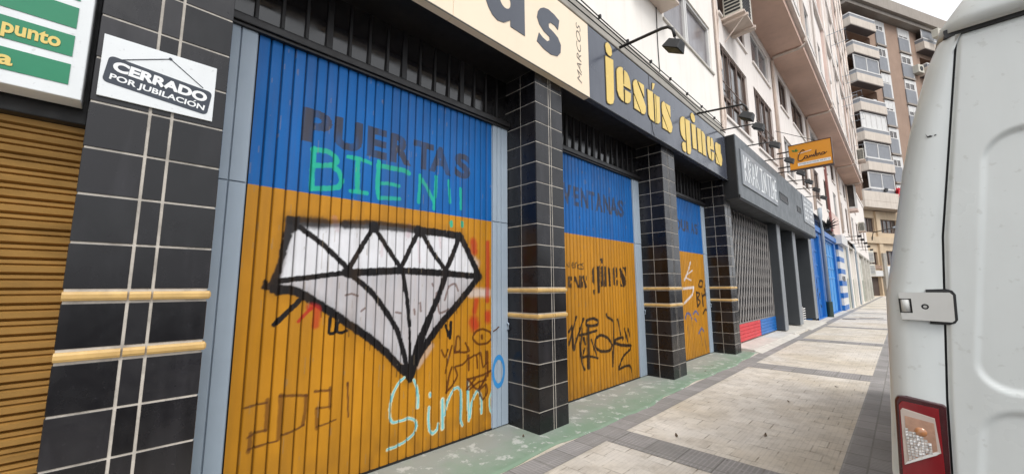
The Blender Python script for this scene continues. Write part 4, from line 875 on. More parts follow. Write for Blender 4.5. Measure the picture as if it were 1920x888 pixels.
# condensed brush lettering drawn as strokes
K = {'K': [((0, 0), (.02, 1)), ((1, 1), (.1, .45), (1, 0))], 'R': [((0, 0), (0, 1), (.75, .95), (.85, .72), (.7, .52), (.05, .48)), ((.3, .48), (1, 0))], 'A': [((0, 0), (.45, 1), (1, 0)), ((.2, .35), (.8, .35))], 'I': [((0, 1), (1, 1)), ((.5, 1), (.5, 0)), ((0, 0), (1, 0))], 'N': [((0, 0), (0, 1), (1, 0), (1, 1))], 'T': [((0, 1), (1, 1)), ((.5, 1), (.5, 0))], 'M': [((0, 0), (.1, 1), (.5, .35), (.9, 1), (1, 0))], 'E': [((1, 1), (0, 1), (0, 0), (1, 0)), ((0, .52), (.8, .52))]}
def ribbon(mb, pts, w_, x0, x1):
    for (a, b), (c, d) in zip(pts, pts[1:]):
        v = Vector((c-a, d-b)); l_ = v.length
        if l_ < 1e-5: continue
        v /= l_; n_ = Vector((-v.y, v.x))*w_/2; e = v*w_*.4
        q = [(a-e.x+n_.x, b-e.y+n_.y), (c+e.x+n_.x, d+e.y+n_.y), (c+e.x-n_.x, d+e.y-n_.y), (a-e.x-n_.x, b-e.y-n_.y)]
        mb.add([(x0, *p) for p in q]+[(x1, *p) for p in q], [(0, 1, 2, 3), (7, 6, 5, 4), (0, 4, 5, 1), (1, 5, 6, 2), (2, 6, 7, 3), (3, 7, 4, 0)])
def strokes_word(mb, word, y0, y1, z0, z1, w_, x0, gapf=.35):
    n = len(word); lw = (y1-y0)/(n+gapf*(n-1))
    for i, ch in enumerate(word):
        a = y0+i*lw*(1+gapf)
        for j, s_ in enumerate(K[ch]): ribbon(mb, [(a+u*lw, z0+v*(z1-z0)) for u, v in s_], w_, x0+.0004*(j+i % 2), x0+.006+.0004*(j+i % 2))
for wd, a, b in (('KRAK', 10.30, 11.55), ('IN', 11.80, 12.33), ('TIME', 12.55, 13.62)):
    q = MB(); strokes_word(q, wd, a, b, 4.00, 4.60, .052, .3255, .5); q.build('lettering', M_wink, t)
t = thing('white_lettered_panel', 'whitish panel covered in small lettering at the far end of the anthracite fascia', 'sign', (.3, 19, 3.9))
MB().box(.302, .325, 18.15, 20.55, 3.92, 5.0).build('panel', M_kpanel, t, bevel=.004)
q = MB()
for r_ in range(5):
    yy = 18.3+rnd.uniform(0, .2)
    while yy < 20.3:
        w_ = rnd.uniform(.08, .26); z_ = 4.04+r_*.185; q.box(.3255, .329, yy, yy+w_*.35, z_, z_+.12); q.box(.3255, .3285, yy+w_*.35, yy+w_, z_+rnd.choice((0, .05, .09)), z_+rnd.choice((.04, .08, .12))+.02); yy += w_+rnd.uniform(.04, .1)
q.build('lettering', M_wink, t)
# orange hanging sign
t = thing('orange_hanging_sign', 'orange box sign with brown script hung out over the pavement beyond the grey fascia', 'sign', (.4, 16, 5.5))
Y = 16.0; x0, x1, zb, zt = .365, 1.51, 5.45, 6.30
MB().box(x0, x1, Y, Y+.22, zb, zt).build('sign_box', M_orange, t, bevel=.012)
rim = MB(); 
for a in ((x0-.008, x1+.008, zb-.02, zb+.006), (x0-.008, x1+.008, zt-.006, zt+.02)): rim.box(a[0], a[1], Y-.006, Y+.226, a[2], a[3])
rim.box(x1-.004, x1+.014, Y-.006, Y+.226, zb, zt); rim.build('rim', M_brownink, t)
def front(a, b, d): return (x0+a, Y-d, zb+b)
st_ = MB().prism([(.22, .10), (1.10, .115), (1.10, .215), (.22, .20)], front, .001, .004).build('white_strip', M_wink, t)
lettering('DISTRIBUIDOR MIGUEL SERVET, 14', 'lettering', M_ink, st_, lambda u, v, d: front(.25+.82*u, .13+.013*u+.045*v, d), .0042, .006)
def fx(y_, d): return front(y_[0], y_[1], d)
sc = MB()
def script(pts, r_=.0125):
    sc.tube([front(a, b, .004) for a, b in smooth_curve([tuple(p) for p in pts])], r_, 5)
script([(.44, .58), (.40, .64), (.33, .58), (.26, .44), (.24, .33), (.28, .27), (.36, .29), (.42, .36)], .016)
script([(.50, .40), (.44, .42), (.42, .34), (.47, .32), (.51, .40), (.51, .33), (.55, .33)]); script([(.55, .33), (.57, .41), (.59, .34), (.62, .41), (.64, .34), (.67, .41), (.68, .34), (.70, .34)])
script([(.70, .34), (.75, .56), (.74, .34), (.79, .36), (.77, .42), (.73, .40)]); script([(.79, .38), (.82, .43), (.84, .42), (.84, .35), (.87, .36)]); script([(.95, .42), (.89, .42), (.88, .35), (.94, .36), (.96, .43), (.96, .36), (1.02, .42)])
sc.build('script', M_brownink, t); sc = MB(); script([(.26, .52), (.45, .55), (.62, .57)], .011); sc.build('swash', M_wink, t)
lf_ = MB()
for a in (60, 140, 20): 
    c_, s_ = math.cos(R(a)), math.sin(R(a)); lf_.prism([(.17+c_*u-s_*v, .62+s_*u+c_*v) for u, v in ((0, 0), (.05, .03), (.12, 0), (.05, -.03))], front, .001, .004+.0004*a/60)
lf_.build('leaf_emblem', M_leaf, t)
br = MB(); br.tube([(.0, Y+.11, 6.15), (.4, Y+.11, 6.15)], .025); br.tube([(.0, Y+.11, 5.62), (.4, Y+.11, 5.62)], .025); br.tube([(1.2, Y+.11, 6.3), (.02, Y+.11, 7.0)], .01, 5); br.build('bracket', M_dark, t)
# ------------------------------------------------------------------ white apartment block with the overhanging upper floors
t = thing('overhanging_apartment_block', 'white and pinkish apartment block whose upper floors overhang the pavement', 'building', (-.3, 25, 0))
Wn = [(10.32, 12.75, 5.74, 7.72), (13.52, 15.95, 5.74, 7.74), (10.4, 12.9, 8.6, 9.72), (13.68, 15.95, 8.62, 9.75), (17.65, 19.15, 8.5, 9.8), (20.1, 23.1, 8.55, 9.85), (17.7, 19.5, 5.75, 7.3), (21.0, 23.0, 5.9, 7.6), (24.8, 26.6, 5.9, 7.6), (25.2, 27.2, 8.5, 9.8), (28.6, 30.4, 5.9, 7.7), (29.2, 31.0, 8.5, 9.8), (32.8, 34.6, 5.9, 7.7), (33.0, 34.8, 8.5, 9.8), (36.8, 38.4, 5.6, 7.7), (37, 38.6, 8.5, 9.8), (40.5, 42.2, 5.6, 7.7), (40.6, 42.2, 8.5, 9.8), (45.5, 47.5, 5.5, 7.6), (45.5, 47.5, 8.6, 10.2), (50, 52, 5.5, 7.6), (50, 52, 8.6, 10.2), (55, 57, 5.5, 7.6), (60, 62, 5.5, 7.6)]
mb = MB(); wall_holes(mb, 9.935, 44.5, 5.0, 10.05, 0, .22, [w_ for w_ in Wn if w_[0] < 44]); wall_holes(mb, 44.5, 66, 4.4, 11.3, 0, .22, [w_ for w_ in Wn if w_[0] > 44])
mb.box(-9, -.24, 9.935, 44.5, 5.0, 36); mb.box(-9, -.24, 44.5, 66, 4.4, 11.3); mb.box(-.23, .05, 44.5, 66, 11.25, 11.5); mb.box(-.23, .0, 65.98, 66, 4.4, 11.3)
mb.build('wall', M_white, t)
for i, (y0, y1, z0, z1) in enumerate(Wn):
    tall = z1-z0 > 1.8 and y0 < 16; mb = MB(); my = (y0+y1)/2
    frame_ring(mb, y0, y1, z0, z1, -.12, -.05, .07, bars_y=(my,) if not tall else (y0+(y1-y0)*.33, y0+(y1-y0)*.66), bars_z=(z0+.62,) if tall else ())
    fr = mb.build('window', M_bframe if (i % 3 != 0 or tall) else M_wframe, t)
    MB().box(-.16, -.09, y0+.03, y1-.03, z0+.03, z1-.03).build('pane', M_paneg if i in (2, 3) else M_pane, fr)
    if tall:
        b = MB()
        for q in np.arange(y0+.28, y1, .55): b.tube([(-.02, q, z0+.03), (-.02, q, z1-.03)], .011, 4)
        for q in (z0+.95,): b.box(-.03, -.012, y0, y1, q, q+.025)
        b.build('window_bars', M_bframe, fr)
    MB().box(-.05, .05, y0-.05, y1+.05, z0-.06, z0+.003).build('sill', M_white, fr)
# overhang slab and the oriel front above it
XO = .985
mb = MB(); mb.box(-.2, XO, 9.94, 44.4, 10.05, 10.30); mb.build('overhang_slab', M_soffit, t)
BAY = 3.4; ST = 3.85; bays = [10.2+BAY*i for i in range(10)]; holes = []
for b in bays:
    for k in range(7):
        z0 = 10.95+ST*k; holes.append((b+.75, b+2.35, z0, z0+1.75))
mb = MB(); wall_holes(mb, 9.94, 44.4, 10.302, 37, XO, .25, holes); mb.box(-.2, XO-.27, 9.94, 44.4, 10.302, 37); mb.quad((XO, 44.4, 10.302), (XO-.3, 44.4, 10.302), (XO-.3, 44.4, 37), (XO, 44.4, 37)); mb.quad((XO, 9.94, 10.302), (XO-.3, 9.94, 10.302), (XO-.3, 9.94, 37), (XO, 9.94, 37))
mb.build('upper_wall', M_white, t)
pl_ = MB(); ld = MB()
pk_ = MB()
for i, b in enumerate(bays):
    (pk_ if i % 3 == 1 else pl_).box(XO, XO+.10, b-.14, b+.10, 10.31, 37)
for k in range(8):
    z = 10.30+ST*k
    ld.box(XO, XO+.13, 9.94, 44.4, z, z+.16)
pl_.build('pilaster_facing', M_white, t); pk_.build('pilaster_facing', M_pink, t); ld.build('string_course', M_white, t)
for i, (y0, y1, z0, z1) in enumerate(holes):
    if i % 7 > 5: continue
    mb = MB(); frame_ring(mb, y0, y1, z0, z1, XO-.12, XO-.04, .08, bars_y=((y0+y1)/2,)); fr = mb.build('window', [M_wframe, M_wframe, M_bframe][(i*5) % 3], t)
    MB().box(XO-.16, XO-.09, y0+.04, y1-.04, z0+.04, z1-.04).build('pane', M_pane if i % 2 else M_paneg, fr)
    s_ = MB(); s_.box(XO-.04, XO+.09, y0-.08, y1+.08, z0-.09, z0+.003)
    if (i*7) % 5 < 2: s_.box(XO-.03, XO+.05, y0-.02, y1+.02, z1-.42, z1+.05)
    s_.build('sill', M_wframe, fr)
# rain pipes: down the wall, across the soffit and on up the oriel
for j, y in enumerate((16.55, 23.9, 36.1, 42.9)):
    p = MB(); p.tube([(.06, y-.08, 5.2), (.06, y-.08, 9.82), (.07, y, 9.96), (.2, y, 9.99), (XO-.1, y, 9.99), (XO+.06, y, 10.03), (XO+.10, y, 10.2), (XO+.10, y, 36)], .055, 8); p.build('rain_pipe', M_pipe, t, smooth=True)
for y in (13.1, 19.9, 28.3, 33.2, 39.4):
    p = MB(); p.tube([(XO+.06, y, 10.35), (XO+.07, y, 37)], .035, 6); p.build('waste_pipe', [M_pipe, M_white, M_gpipe][int(y) % 3], t, smooth=True)
p = MB(); p.box(0, .10, 29.35, 29.7, 4.7, 9.9); p.build('red_painted_strip', mat('faded_red_paint', '#8f5a54', .7, .15), t)
p = MB(); p.box(0, .06, 30.2, 34, 4.6, 6.0); p.build('pink_render_patch', M_pink, t)
c = MB(); c.tube([(.03+.02*math.sin(q), 9.94+q*.02, 5.3+q*.35) for q in np.linspace(0, 14, 30)], .02, 5); c.tube([(.05+.02*math.sin(q*1.7), 10.05+.03*math.sin(q), 5.3+q*.35) for q in np.linspace(0, 14, 30)], .028, 5); c.tube([(.04, 9.97, 5.2), (.04, 9.98, 14)], .035, 6)
c.build('junction_pipe', M_pipe, t)
# air conditioner on its wall bracket
def ac_unit(loc, label, s=1.0, out=.45, ln=1.0, hh=.75):
    q = thing('air_conditioner', label, 'air conditioner', loc, 'air conditioners hung on the facades'); x, y, z = loc
    MB().box(x+.06, x+out, y, y+ln, z, z+hh).build('casing', M_ac, q, bevel=.015)
    g_ = MB()
    for i in range(9): g_.box(x+.10, x+out*.92, y-.012, y-.002, z+.06+i*hh/10.5, z+.06+i*hh/10.5+hh/19)
    for i in range(9): g_.box(x+out+.002, x+out+.012, y+.06, y+ln*.8, z+.06+i*hh/10.5, z+.06+i*hh/10.5+hh/19)
    g_.build('grille', M_blk, q)
    b = MB(); b.box(x-.0, x+out+.05, y-.02, y+ln+.02, z-.05, z-.004); b.box(x, x+out+.1, y+.1, y+.16, z-.12, z-.052); b.box(x, x+out+.1, y+ln-.25, y+ln-.19, z-.12, z-.052); b.tube([(x+.02, y+.13, z-.6), (x+out, y+.13, z-.1)], .015, 5); b.build('bracket', M_pipe, q); return q
ac_unit((0, 10.62, 8.50), 'beige air conditioner with black grille on a tray under the overhang', out=.50, ln=1.05, hh=1.0)
ac_unit((XO, 41.0, 11.5), 'small air conditioner on the oriel front near its far end', out=.5, ln=1.2, hh=.9)
ac_unit((0, 52.5, 7.0), 'air conditioner on the far white wall beyond the blue front', out=.5, ln=1.2, hh=.9)
q = thing('enclosed_balcony', 'small glazed balcony box under the far end of the overhang', 'balcony', (0, 43.2, 8)); 
MB().box(0, .62, 43.0, 44.4, 7.75, 7.95).build('floor', M_pink, q); m_ = MB(); frame_ring(m_, 43.05, 44.35, 7.95, 9.95, .50, .58, .09, bars_y=(43.7,)); m_.box(.05, .58, 43.02, 43.06, 7.95, 8.1); m_.box(.5, .58, 43.0, 43.08, 7.95, 9.95); m_.build('frame', M_wframe, q); MB().box(.02, .5, 43.07, 44.3, 7.96, 9.9).build('pane', M_pane, q)
for k, (y, z) in enumerate(((31, 13.1), (35, 16.2), (38, 14.2), (27, 15.5), (42, 17.5), (40, 12.4))):
    c = MB(); c.tube([(XO+.02, y, z), (XO+.85, y, z+.05)], .016, 5); c.tube([(XO+.02, y+1.4, z), (XO+.85, y+1.4, z+.05)], .016, 5); c.tube([(XO+.8, y, z+.05), (XO+.8, y+1.4, z+.05)], .007, 4); c.tube([(XO+.5, y, z+.03), (XO+.5, y+1.4, z+.03)], .007, 4)
    tag(c.build('clothes_line', M_gpipe), 'folding clothes line on brackets sticking out from the oriel front', 'clothes line', 'clothes lines on the oriel front')

# ------------------------------------------------------------------ blue fronted garage
t = thing('blue_garage_front', 'bright blue painted garage front with two blue doors and a striped pillar', 'shop front', (0, 28, 0))
mb = MB(); wall_holes(mb, 21.8, 31.2, 0, 4.38, -.02, .25, [(22.1, 24.1, .05, 3.9), (25.5, 30.3, .05, 4.0)]); mb.box(-6, -.28, 21.8, 31.2, 0, 4.3); mb.box(-.02, .06, 21.8, 31.2, 4.1, 4.36); mb.build('wall', M_blue, t)
for y0, y1, z1, nm in ((22.1, 24.1, 3.9, 0), (25.5, 30.3, 4.0, 1)):
    d = MB(); d.box(-.2, -.14, y0, y1, .05, 1.9); n_ = 2 if nm == 0 else 4
    for i in range(n_):
        a = y0+(y1-y0)*i/n_; b = y0+(y1-y0)*(i+1)/n_; frame_ring(d, a+.02, b-.02, 1.9, z1, -.2, -.12, .1, bars_z=(2.5, 3.2)); d.box(-.19, -.15, a, b, 1.9, z1)
        d.box(-.14, -.115, a+.02, a+.1, .06, 1.9)
    d_ = d.build('garage_door', M_blue if nm == 0 else M_lblue, t, bevel=.006)
    if nm == 0:
        f = MB()
        for _ in range(9): 
            a, b = 22.3+rnd.random()*1.5, .5+rnd.random()*1.4; f.tube([(-.137, a, b), (-.137, a+rnd.uniform(-.1, .3), b+rnd.uniform(-.25, .25)), (-.137, a+rnd.uniform(.1, .3), b+rnd.uniform(-.2, .2))], .02, 4)
        f.build('scrawl', M_ink, d_)
    else: MB().box(-.138, -.13, 26.4, 26.75, 1.0, 1.7).build('worn_patch', M_wink, d_)
p = MB(); p.box(-.3, .10, 31.25, 34.2, 0, 4.05); sp = p.build('striped_pillar', M_wframe, t)
for k in range(6):
    zc = .16+.745*k; MB().box(-.1, .106, 31.24, 33.9, zc-.15, zc+.16).build('blue_stripe', M_blue, sp)
lettering('N20', 'scrawl', M_ink, sp, lambda u, v, d: (d, 31.6+1.7*u, 1.78+.34*v), .1065, .11, offset=.02)
MB().box(-.2, .35, 30.9, 34.3, 4.05, 4.62).build('canopy', M_wframe, t, bevel=.02)
p = MB(); p.tube([(.10, 24.6, .75), (.10, 24.6, 4.3), (.10, 24.65, 5.0), (.10, 24.7, 5.4)], .085, 8)
dp = thing('drainpipe', 'pale grey drainpipe with a dark green foot between the two blue doors', 'pipe', (.1, 24.6, 0)); p.build('upper_pipe', M_gpipe, dp, smooth=True)
MB().tube([(.10, 24.6, 0), (.10, 24.6, .74)], .125, 10).build('pipe_foot', mat('dark_green_iron', '#2a3b30', .5), dp, smooth=False)
c = MB()
for k in range(46):
    a = rnd.uniform(0, 6.28); e = rnd.uniform(-.4, 1.2); l_ = rnd.uniform(.3, .62); d_ = Vector((math.cos(a)*math.cos(e), math.sin(a)*math.cos(e), math.sin(e)))*l_; c.tube([(.22, 25.6, 4.55), tuple(Vector((.22, 25.6, 4.55))+d_*.6), tuple(Vector((.22, 25.6, 4.55))+d_)], [.03, .025, .008], 4, False)
c.box(.0, .35, 25.3, 25.9, 4.37, 4.5)
tag(c.build('cable_tangle', M_blk), 'dark spiky tangle on the ledge above the blue garage front', 'cables')
# ------------------------------------------------------------------ last low front before the corner
t = thing('pale_green_front', 'pale green and white rendered ground floor front beyond the striped pillar', 'building', (0, 45, 0))
mb = MB(); wall_holes(mb, 34.3, 66, 0, 4.4, 0, .2, [(37.5, 39.6, 2.3, 4.0), (47, 50, .05, 3.6)]); mb.box(-6, -.22, 34.3, 66, 0, 4.4); mb.build('wall', mat('pale_green_render', '#cfcfc6', .9, .12, .8, .35, '#95978c'), t)
MB().box(0, .02, 34.3, 47, 0, 2.0).build('dado', mat('grey_green_dado', '#9a9f92', .9, .15, .8, .35, '#6c7365'), t); MB().box(0, .02, 50, 66, 0, 2.0).build('dado', MATS['grey_green_dado'], t)
for y in (36.2, 40.4, 44.5, 51, 55, 59.5): MB().box(0, .22, y, y+.55, 0, 4.4).build('pilaster', M_white if y % 2 < 1 else M_lconc, t)
MB().box(-.15, -.1, 47, 50, .05, 3.6).build('door', M_lconc, t); MB().box(-.15, -.1, 37.5, 39.6, 2.3, 4).build('window_pane', M_pane, t)
MB().box(0, .2, 34.3, 66, 4.25, 4.42).build('cornice', M_conc, t)
for j, y in enumerate((35.1, 42.3)):
    p = MB(); p.tube([(.2, y, 0), (.2, y, 4.5), (.12, y, 4.9)], .07, 6); tag(p.build('drainpipe', M_gpipe), ['dark stained drainpipe at the start of the pale green front', 'drainpipe halfway along the pale green front'][j], 'pipe')
for j, y in enumerate((37.0, 40, 43.5, 47.5, 52)):
    q = thing('sign_lamp', 'thin floodlight arm over the pale green front beyond the blue garage', 'lamp', (0, y, 5.0), 'floodlight arms over the pale green front')
    MB().tube([(0, y, 5.0), (.8, y, 5.02)], .02, 5).build('arm', M_dark, q); MB().box(.72, .95, y-.1, y+.1, 4.92, 5.08).build('lamp_head', M_blk, q)
# ------------------------------------------------------------------ tall block closing the street
an = R(25.8); P0 = Vector((-.341, 76.2, 0)); EV = Vector((math.sin(an), math.cos(an), 0)); NV = Vector((math.cos(an), -math.sin(an), 0))
def XE(s, d, z): return P0+EV*s+NV*d+Vector((0, 0, z))
def EB(): return MB(lambda d, s, z: XE(s, d, z))              # boxes given as (outwards, along, up) like the other facades
t = thing('tall_apartment_tower', 'tall brown apartment block with stacked beige balconies closing the end of the street', 'building', tuple(XE(10, -3, 0)))
RIM = [43.4-4.62*k for k in range(7)]
loggia = [(.5, 6.75, r-.9, r+2.4) for r in RIM]
logg2 = [(20.0, 27.5, r-.9, r+1.75) for r in RIM]
win1 = [(8.35, 10.35, 43.0-4.62*k, 44.75-4.62*k) for k in range(7)]; win2 = [(14.5, 17.1, 43.0-4.62*k, 44.75-4.62*k) for k in range(7)]
lowin = [(-2.45, 1.95, 9.25, 11.4), (3.45, 7.4, 9.25, 11.3), (9, 13, 9.25, 11.3), (-.6, 1.8, 4.45, 6.35), (3.9, 7.6, 4.45, 6.6), (9, 13, 4.45, 6.6), (-1.9, 2.0, .05, 2.75)]
mb = EB(); wall_holes(mb, -.3, 34, 12.5, 45.2, 0, 1.5, loggia+logg2); mb.box(-14, -1.52, -.3, 34, 12.4, 45.2); mb.box(-14, -.02, -.3, -.25, 12.4, 45.2); mb.build('wall', M_tan, t)
mb = EB(); wall_holes(mb, -4, 34, 0, 12.5, 0, .5, lowin); mb.box(-14, -.52, -4, 34, 0, 12.45); mb.box(-.5, .35, -4, 34, 7.62, 8.6); mb.box(-.01, .25, 2.1, 3.0, 2.8, 12.4); mb.box(-.01, .25, 7.7, 8.5, 0, 12.4); mb.build('base_wall', M_bbase, t)
mb = EB(); mb.box(-14, 1.7, -.6, 35, 45.6, 47.4); mb.box(-14, 1.45, -.4, 35, 47.4, 47.9); mb.box(-1, 1.2, -.3, 35, 45.0, 45.6); mb.build('roof_cornice', M_cornice, t, bevel=.05)
M_ceil = mat('shaded_balcony_ceiling', '#6d6665', .9, .15, .6, .2, '#4d4746')  # shade under the balconies, put into a darker grey than the slabs
for row, (s0, s1) in ((0, (.1, 6.3)), (1, (19.2, 27.0))):
    for k, r in enumerate(RIM):
        mb = EB(); mb.box(-.02, 1.15, s0, s1, r-2.05, r-1.85); mb.box(1.0, 1.22, s0, s1, r-2.0, r-.70); mb.box(-.02, 1.01, s0, s0+.22, r-2.0, r-.70); mb.box(-.02, 1.01, s1-.22, s1, r-2.0, r-.70)
        if k == 6: mb.box(-.02, 1.5, s0-2.4, s1+1.2, r-3.1, r-2.13); mb.box(1.23, 1.5, s0-2.4, s1+1.2, r-2.13, r-.72)
        b = mb.build('balcony', M_beige, t, bevel=.04); EB().box(-1.45, 1.18, s0+.05, s1-.05, r-2.12, r-2.055).build('ceiling', M_ceil, b)
        q = EB(); q.box(1.06, 1.16, s0, s1, r-.2, r-.02); q.box(-.02, 1.06, s0, s0+.1, r-.2, r-.02); q.build('rail', M_wframe, b)
        q = EB(); q.box(1.09, 1.13, s0+.05, s1-.05, r-.70, r-.2); q.box(-.02, 1.09, s0+.04, s0+.07, r-.70, r-.2); q.build('infill', M_panel, b)
        glz = (k in (2, 4, 5, 6)) if row == 0 else (k in (0, 3))
        if glz:
            q = EB(); frame_ring(q, s0+.05, s1-.1, r-.05, r+2.4, .9, 1.0, .16, bars_y=tuple(s0+(s1-s0)*f for f in ((.5,) if k != 4 else (.2, .4, .6, .8)))); fr = q.build('glazing_frame', M_wframe, b)
            EB().box(.88, .95, s0+.1, s1-.15, r-.05, r+2.35).build('pane', M_wframe if k == 4 else M_panel, fr)
        else:
            q = EB(); q.box(-1.5, -1.42, s0+.6, s0+2.6, r-2.1, r+1.3); q.box(-1.5, -1.42, s0+3.4, s0+5.0, r-1.0, r+1.2); q.build('loggia_window', M_pane, b); q = EB(); q.box(-.9, .4, s1-1.4, s1-.6, r-2.1, r+.75); q.build('cupboard', M_wframe, b)
for col_, ws in ((0, win1), (1, win2)):
    for k, (a, b, c, d) in enumerate(ws):
        fr = EB(); frame_ring(fr, a, b, c, d, .0, .12, .14, bars_y=((a+b)/2,)); fr.box(0, .1, b, b+.55, c-2.4, d); w_ = fr.build('window', M_wframe, t)
        EB().box(.01, .06, a+.05, b-.05, c+.05, d-.05).build('pane', M_pane, w_)
        h = [.55, .35, .8, .2, .6, .3, .9][(k*3+col_*2) % 7]; EB().box(.05, .10, a+.1, b-.1, d-.1-(d-c-.2)*h, d-.1).build('blind', M_wframe, w_)
        EB().box(.02, .14, a-.05, b+.1, c-2.45, c-.06).build('infill_panel', M_panel, w_); EB().box(.0, .3, a-.15, b+.25, c-2.75, c-2.47).build('sill', M_cornice, w_)
for i, (a, b, c, d) in enumerate(lowin[:-1]):
    fr = EB(); frame_ring(fr, a, b, c, d, -.3, -.2, .12, bars_y=tuple(a+(b-a)*f for f in (.25, .5, .75))); w_ = fr.build('window', M_bframe, t); EB().box(-.38, -.28, a+.05, b-.05, c+.05, d-.05).build('pane', M_pane, w_)
EB().box(-.45, -.38, -1.9, 2.0, .05, 2.75).build('passage_door', mat('dark_brown_gate', '#4c3f38', .7, .2, 1), t)
EB().box(.02, .25, -1.5, 2.3, 2.85, 3.65).build('white_lintel', M_wframe, t); EB().box(-.01, .2, -2.2, 2.4, 3.9, 4.4).build('brown_band', M_tan, t)
q = EB(); q.add([(.3, 2.35, 0), (.3, 3.0, 0), (.5, 2.9, 6.2), (.5, 2.2, 6.2), (.02, 2.35, 0), (.02, 3.0, 0), (.02, 2.9, 6.2), (.02, 2.2, 6.2)], [(0, 1, 2, 3), (7, 6, 5, 4), (0, 4, 5, 1), (1, 5, 6, 2), (2, 6, 7, 3), (3, 7, 4, 0)]); q.build('pier', M_conc, t)
q = thing('wall_poster', 'tall pale poster board on the wall right of the dark passage gate', 'poster', tuple(XE(3.8, .1, 2))); EB().box(.26, .32, 3.2, 4.7, .8, 4.3).build('board', M_wsign, q)
m_ = EB()
for i in range(6): m_.box(.321, .335, 3.5, 4.3-.2*(i % 3), 1.3+i*.45, 1.5+i*.45)
m_.build('lettering', M_line, q)
for i, (z0, z1) in enumerate(((4.75, 6.4), (2.95, 4.5))):
    q = thing('air_conditioner', ['upper of two beige boxes stacked left of the small lower window at the street end', 'lower of two beige boxes stacked left of the passage gate at the street end'][i], 'air conditioner', tuple(XE(-2, .6, z0)))
    EB().box(.02, 1.0, -2.9, -.9, z0, z1).build('casing', M_ac, q, bevel=.05); m_ = EB()
    for k in range(6): m_.box(1.002, 1.03, -2.7, -1.1, z0+.2+k*.2, z0+.3+k*.2)
    m_.build('grille', M_panel, q)
for i, (s, z) in enumerate(((18.0, 37.6), (21.5, 43.9), (23, 41.2))):
    q = thing('air_conditioner', ['air conditioner beside the second window column of the brown tower, third floor from top', 'white unit at the top right corner of the brown tower', 'white unit just under the top right corner of the brown tower'][i], 'air conditioner', tuple(XE(s, .6, z)))
    d_ = 0 if i == 0 else 1.6; EB().box(d_+.02, d_+.9, s-.8, s+.8, z-.7, z+.7).build('casing', M_ac, q, bevel=.05)
    e_ = EB(); e_.prism(ell(s, z, .42, .42, 14), lambda a, b, d: (d_+.9+d, a, b), .004, .05); e_.build('fan_grille', M_blk, q)
q = thing('street_lamp', 'street lamp on a wall arm above the passage at the end of the street', 'lamp', tuple(XE(.2, .3, 8)))
m_ = EB(); m_.tube([(.36, .3, 8.0), (.6, .3, 9.1), (2.4, 1.6, 9.6)], .07, 6); m_.build('arm', M_dark, q); m_ = EB(); m_.tube([(2.3, 1.55, 9.6), (2.8, 1.9, 9.72), (3.6, 2.5, 9.75)], [.1, .24, .1], 8); m_.build('lamp_head', M_gpipe, q)
c = EB(); pts = []
for i in range(9):
    for j in range(6): pts.append((1.28+.10*math.sin(i*1.3+j), 5.55+.13*i+.03*math.sin(j*2.1), 15.95-.27*j-.05*math.cos(i*1.1)))
c.add(pts, [(i*6+j, i*6+j+1, (i+1)*6+j+1, (i+1)*6+j) for i in range(8) for j in range(5)]); c.add([(p[0]+.25, p[1], p[2]) for p in pts], [(i*6+j, i*6+j+1, (i+1)*6+j+1, (i+1)*6+j) for i in range(8) for j in range(5)])
tag(c.build('red_cloth', M_rag), 'red cloth hung over the rail of the lowest beige balcony', 'cloth')
c = EB(); c.prism([(2.9, 15.2), (3.5, 15.2), (3.7, 15.65), (3.2, 15.75), (2.95, 15.5)], lambda a, b, d: (d, a, b), 1.17, 1.35); tag(c.build('dark_cloth', M_blk), 'small dark cloth on the rail of the lowest beige balcony', 'cloth')
# ------------------------------------------------------------------ white van parked at the kerb, seen from behind
M_bulb = mat('dull_amber_glass', '#b0784f', .15, .2, 30, coat=1.)
VY = 1.8; XC = 3.68
van = thing('white_van', 'white panel van parked at the kerb with its rear doors shut', 'van', (XC, 4.2, -.12))
zx = [(.38, 2.72), (.60, 2.675), (.90, 2.668), (1.04, 2.679), (1.22, 2.692), (1.46, 2.706), (1.68, 2.748), (1.88, 2.785), (2.02, 2.818), (2.14, 2.852), (2.22, 2.876), (2.285, 2.905)]
zsx = [(.38, 2.785), (.94, 2.80), (1.16, 2.812), (1.65, 2.852), (2.29, 2.945)]
def ip(tb, z): return float(np.interp(z, [a for a, b in tb], [b for a, b in tb]))
def sx(x, side): return x if side < 0 else 2*XC-x
zs = sorted(set([z for z, _ in zx]+list(np.linspace(.38, 2.285, 40))))
mb = MB(); rows = []
for z in zs:
    xl = ip(zx, z); row = []
    for y in (6.6, 5.2, 3.4, 2.2): row.append((xl+(.10 if y > 6 else 0), y, z))
    for a in range(0, 91, 15):
        row.append((xl+.045-.045*math.cos(R(a)), VY+.06-.06*math.sin(R(a)), z))
    row.append((xl+.05, VY-.0005, z)); row.append((ip(zsx, z)-.0015, VY, z)); row.append((ip(zsx, z)-.001, VY+.03, z))
    rows.append(row+[(sx(x, 1), y, z_) for x, y, z_ in reversed(row)])
n = len(rows[0]); vs = [v for r in rows for v in r]
fs = [(i*n+k, i*n+k+1, (i+1)*n+k+1, (i+1)*n+k) for i in range(len(rows)-1) for k in range(n-1)]
mb.add(vs, fs); body = mb.build('body', M_van, van, smooth=True)
b = MB(); b.prism([(ip(zsx, z)-.02, z) for z in (.38, .94, 1.65, 2.28)]+[(2*XC-ip(zsx, z)+.02, z) for z in (2.28, 1.65, .94, .38)], lambda a, c, d: (a, d, c), VY+.02, VY+.028); b.box(2.74, 4.62, 1.95, 6.6, .36, .40); b.box(2.98, 4.38, 6.58, 6.62, .4, 2.25); b.build('seal', M_blk, van)
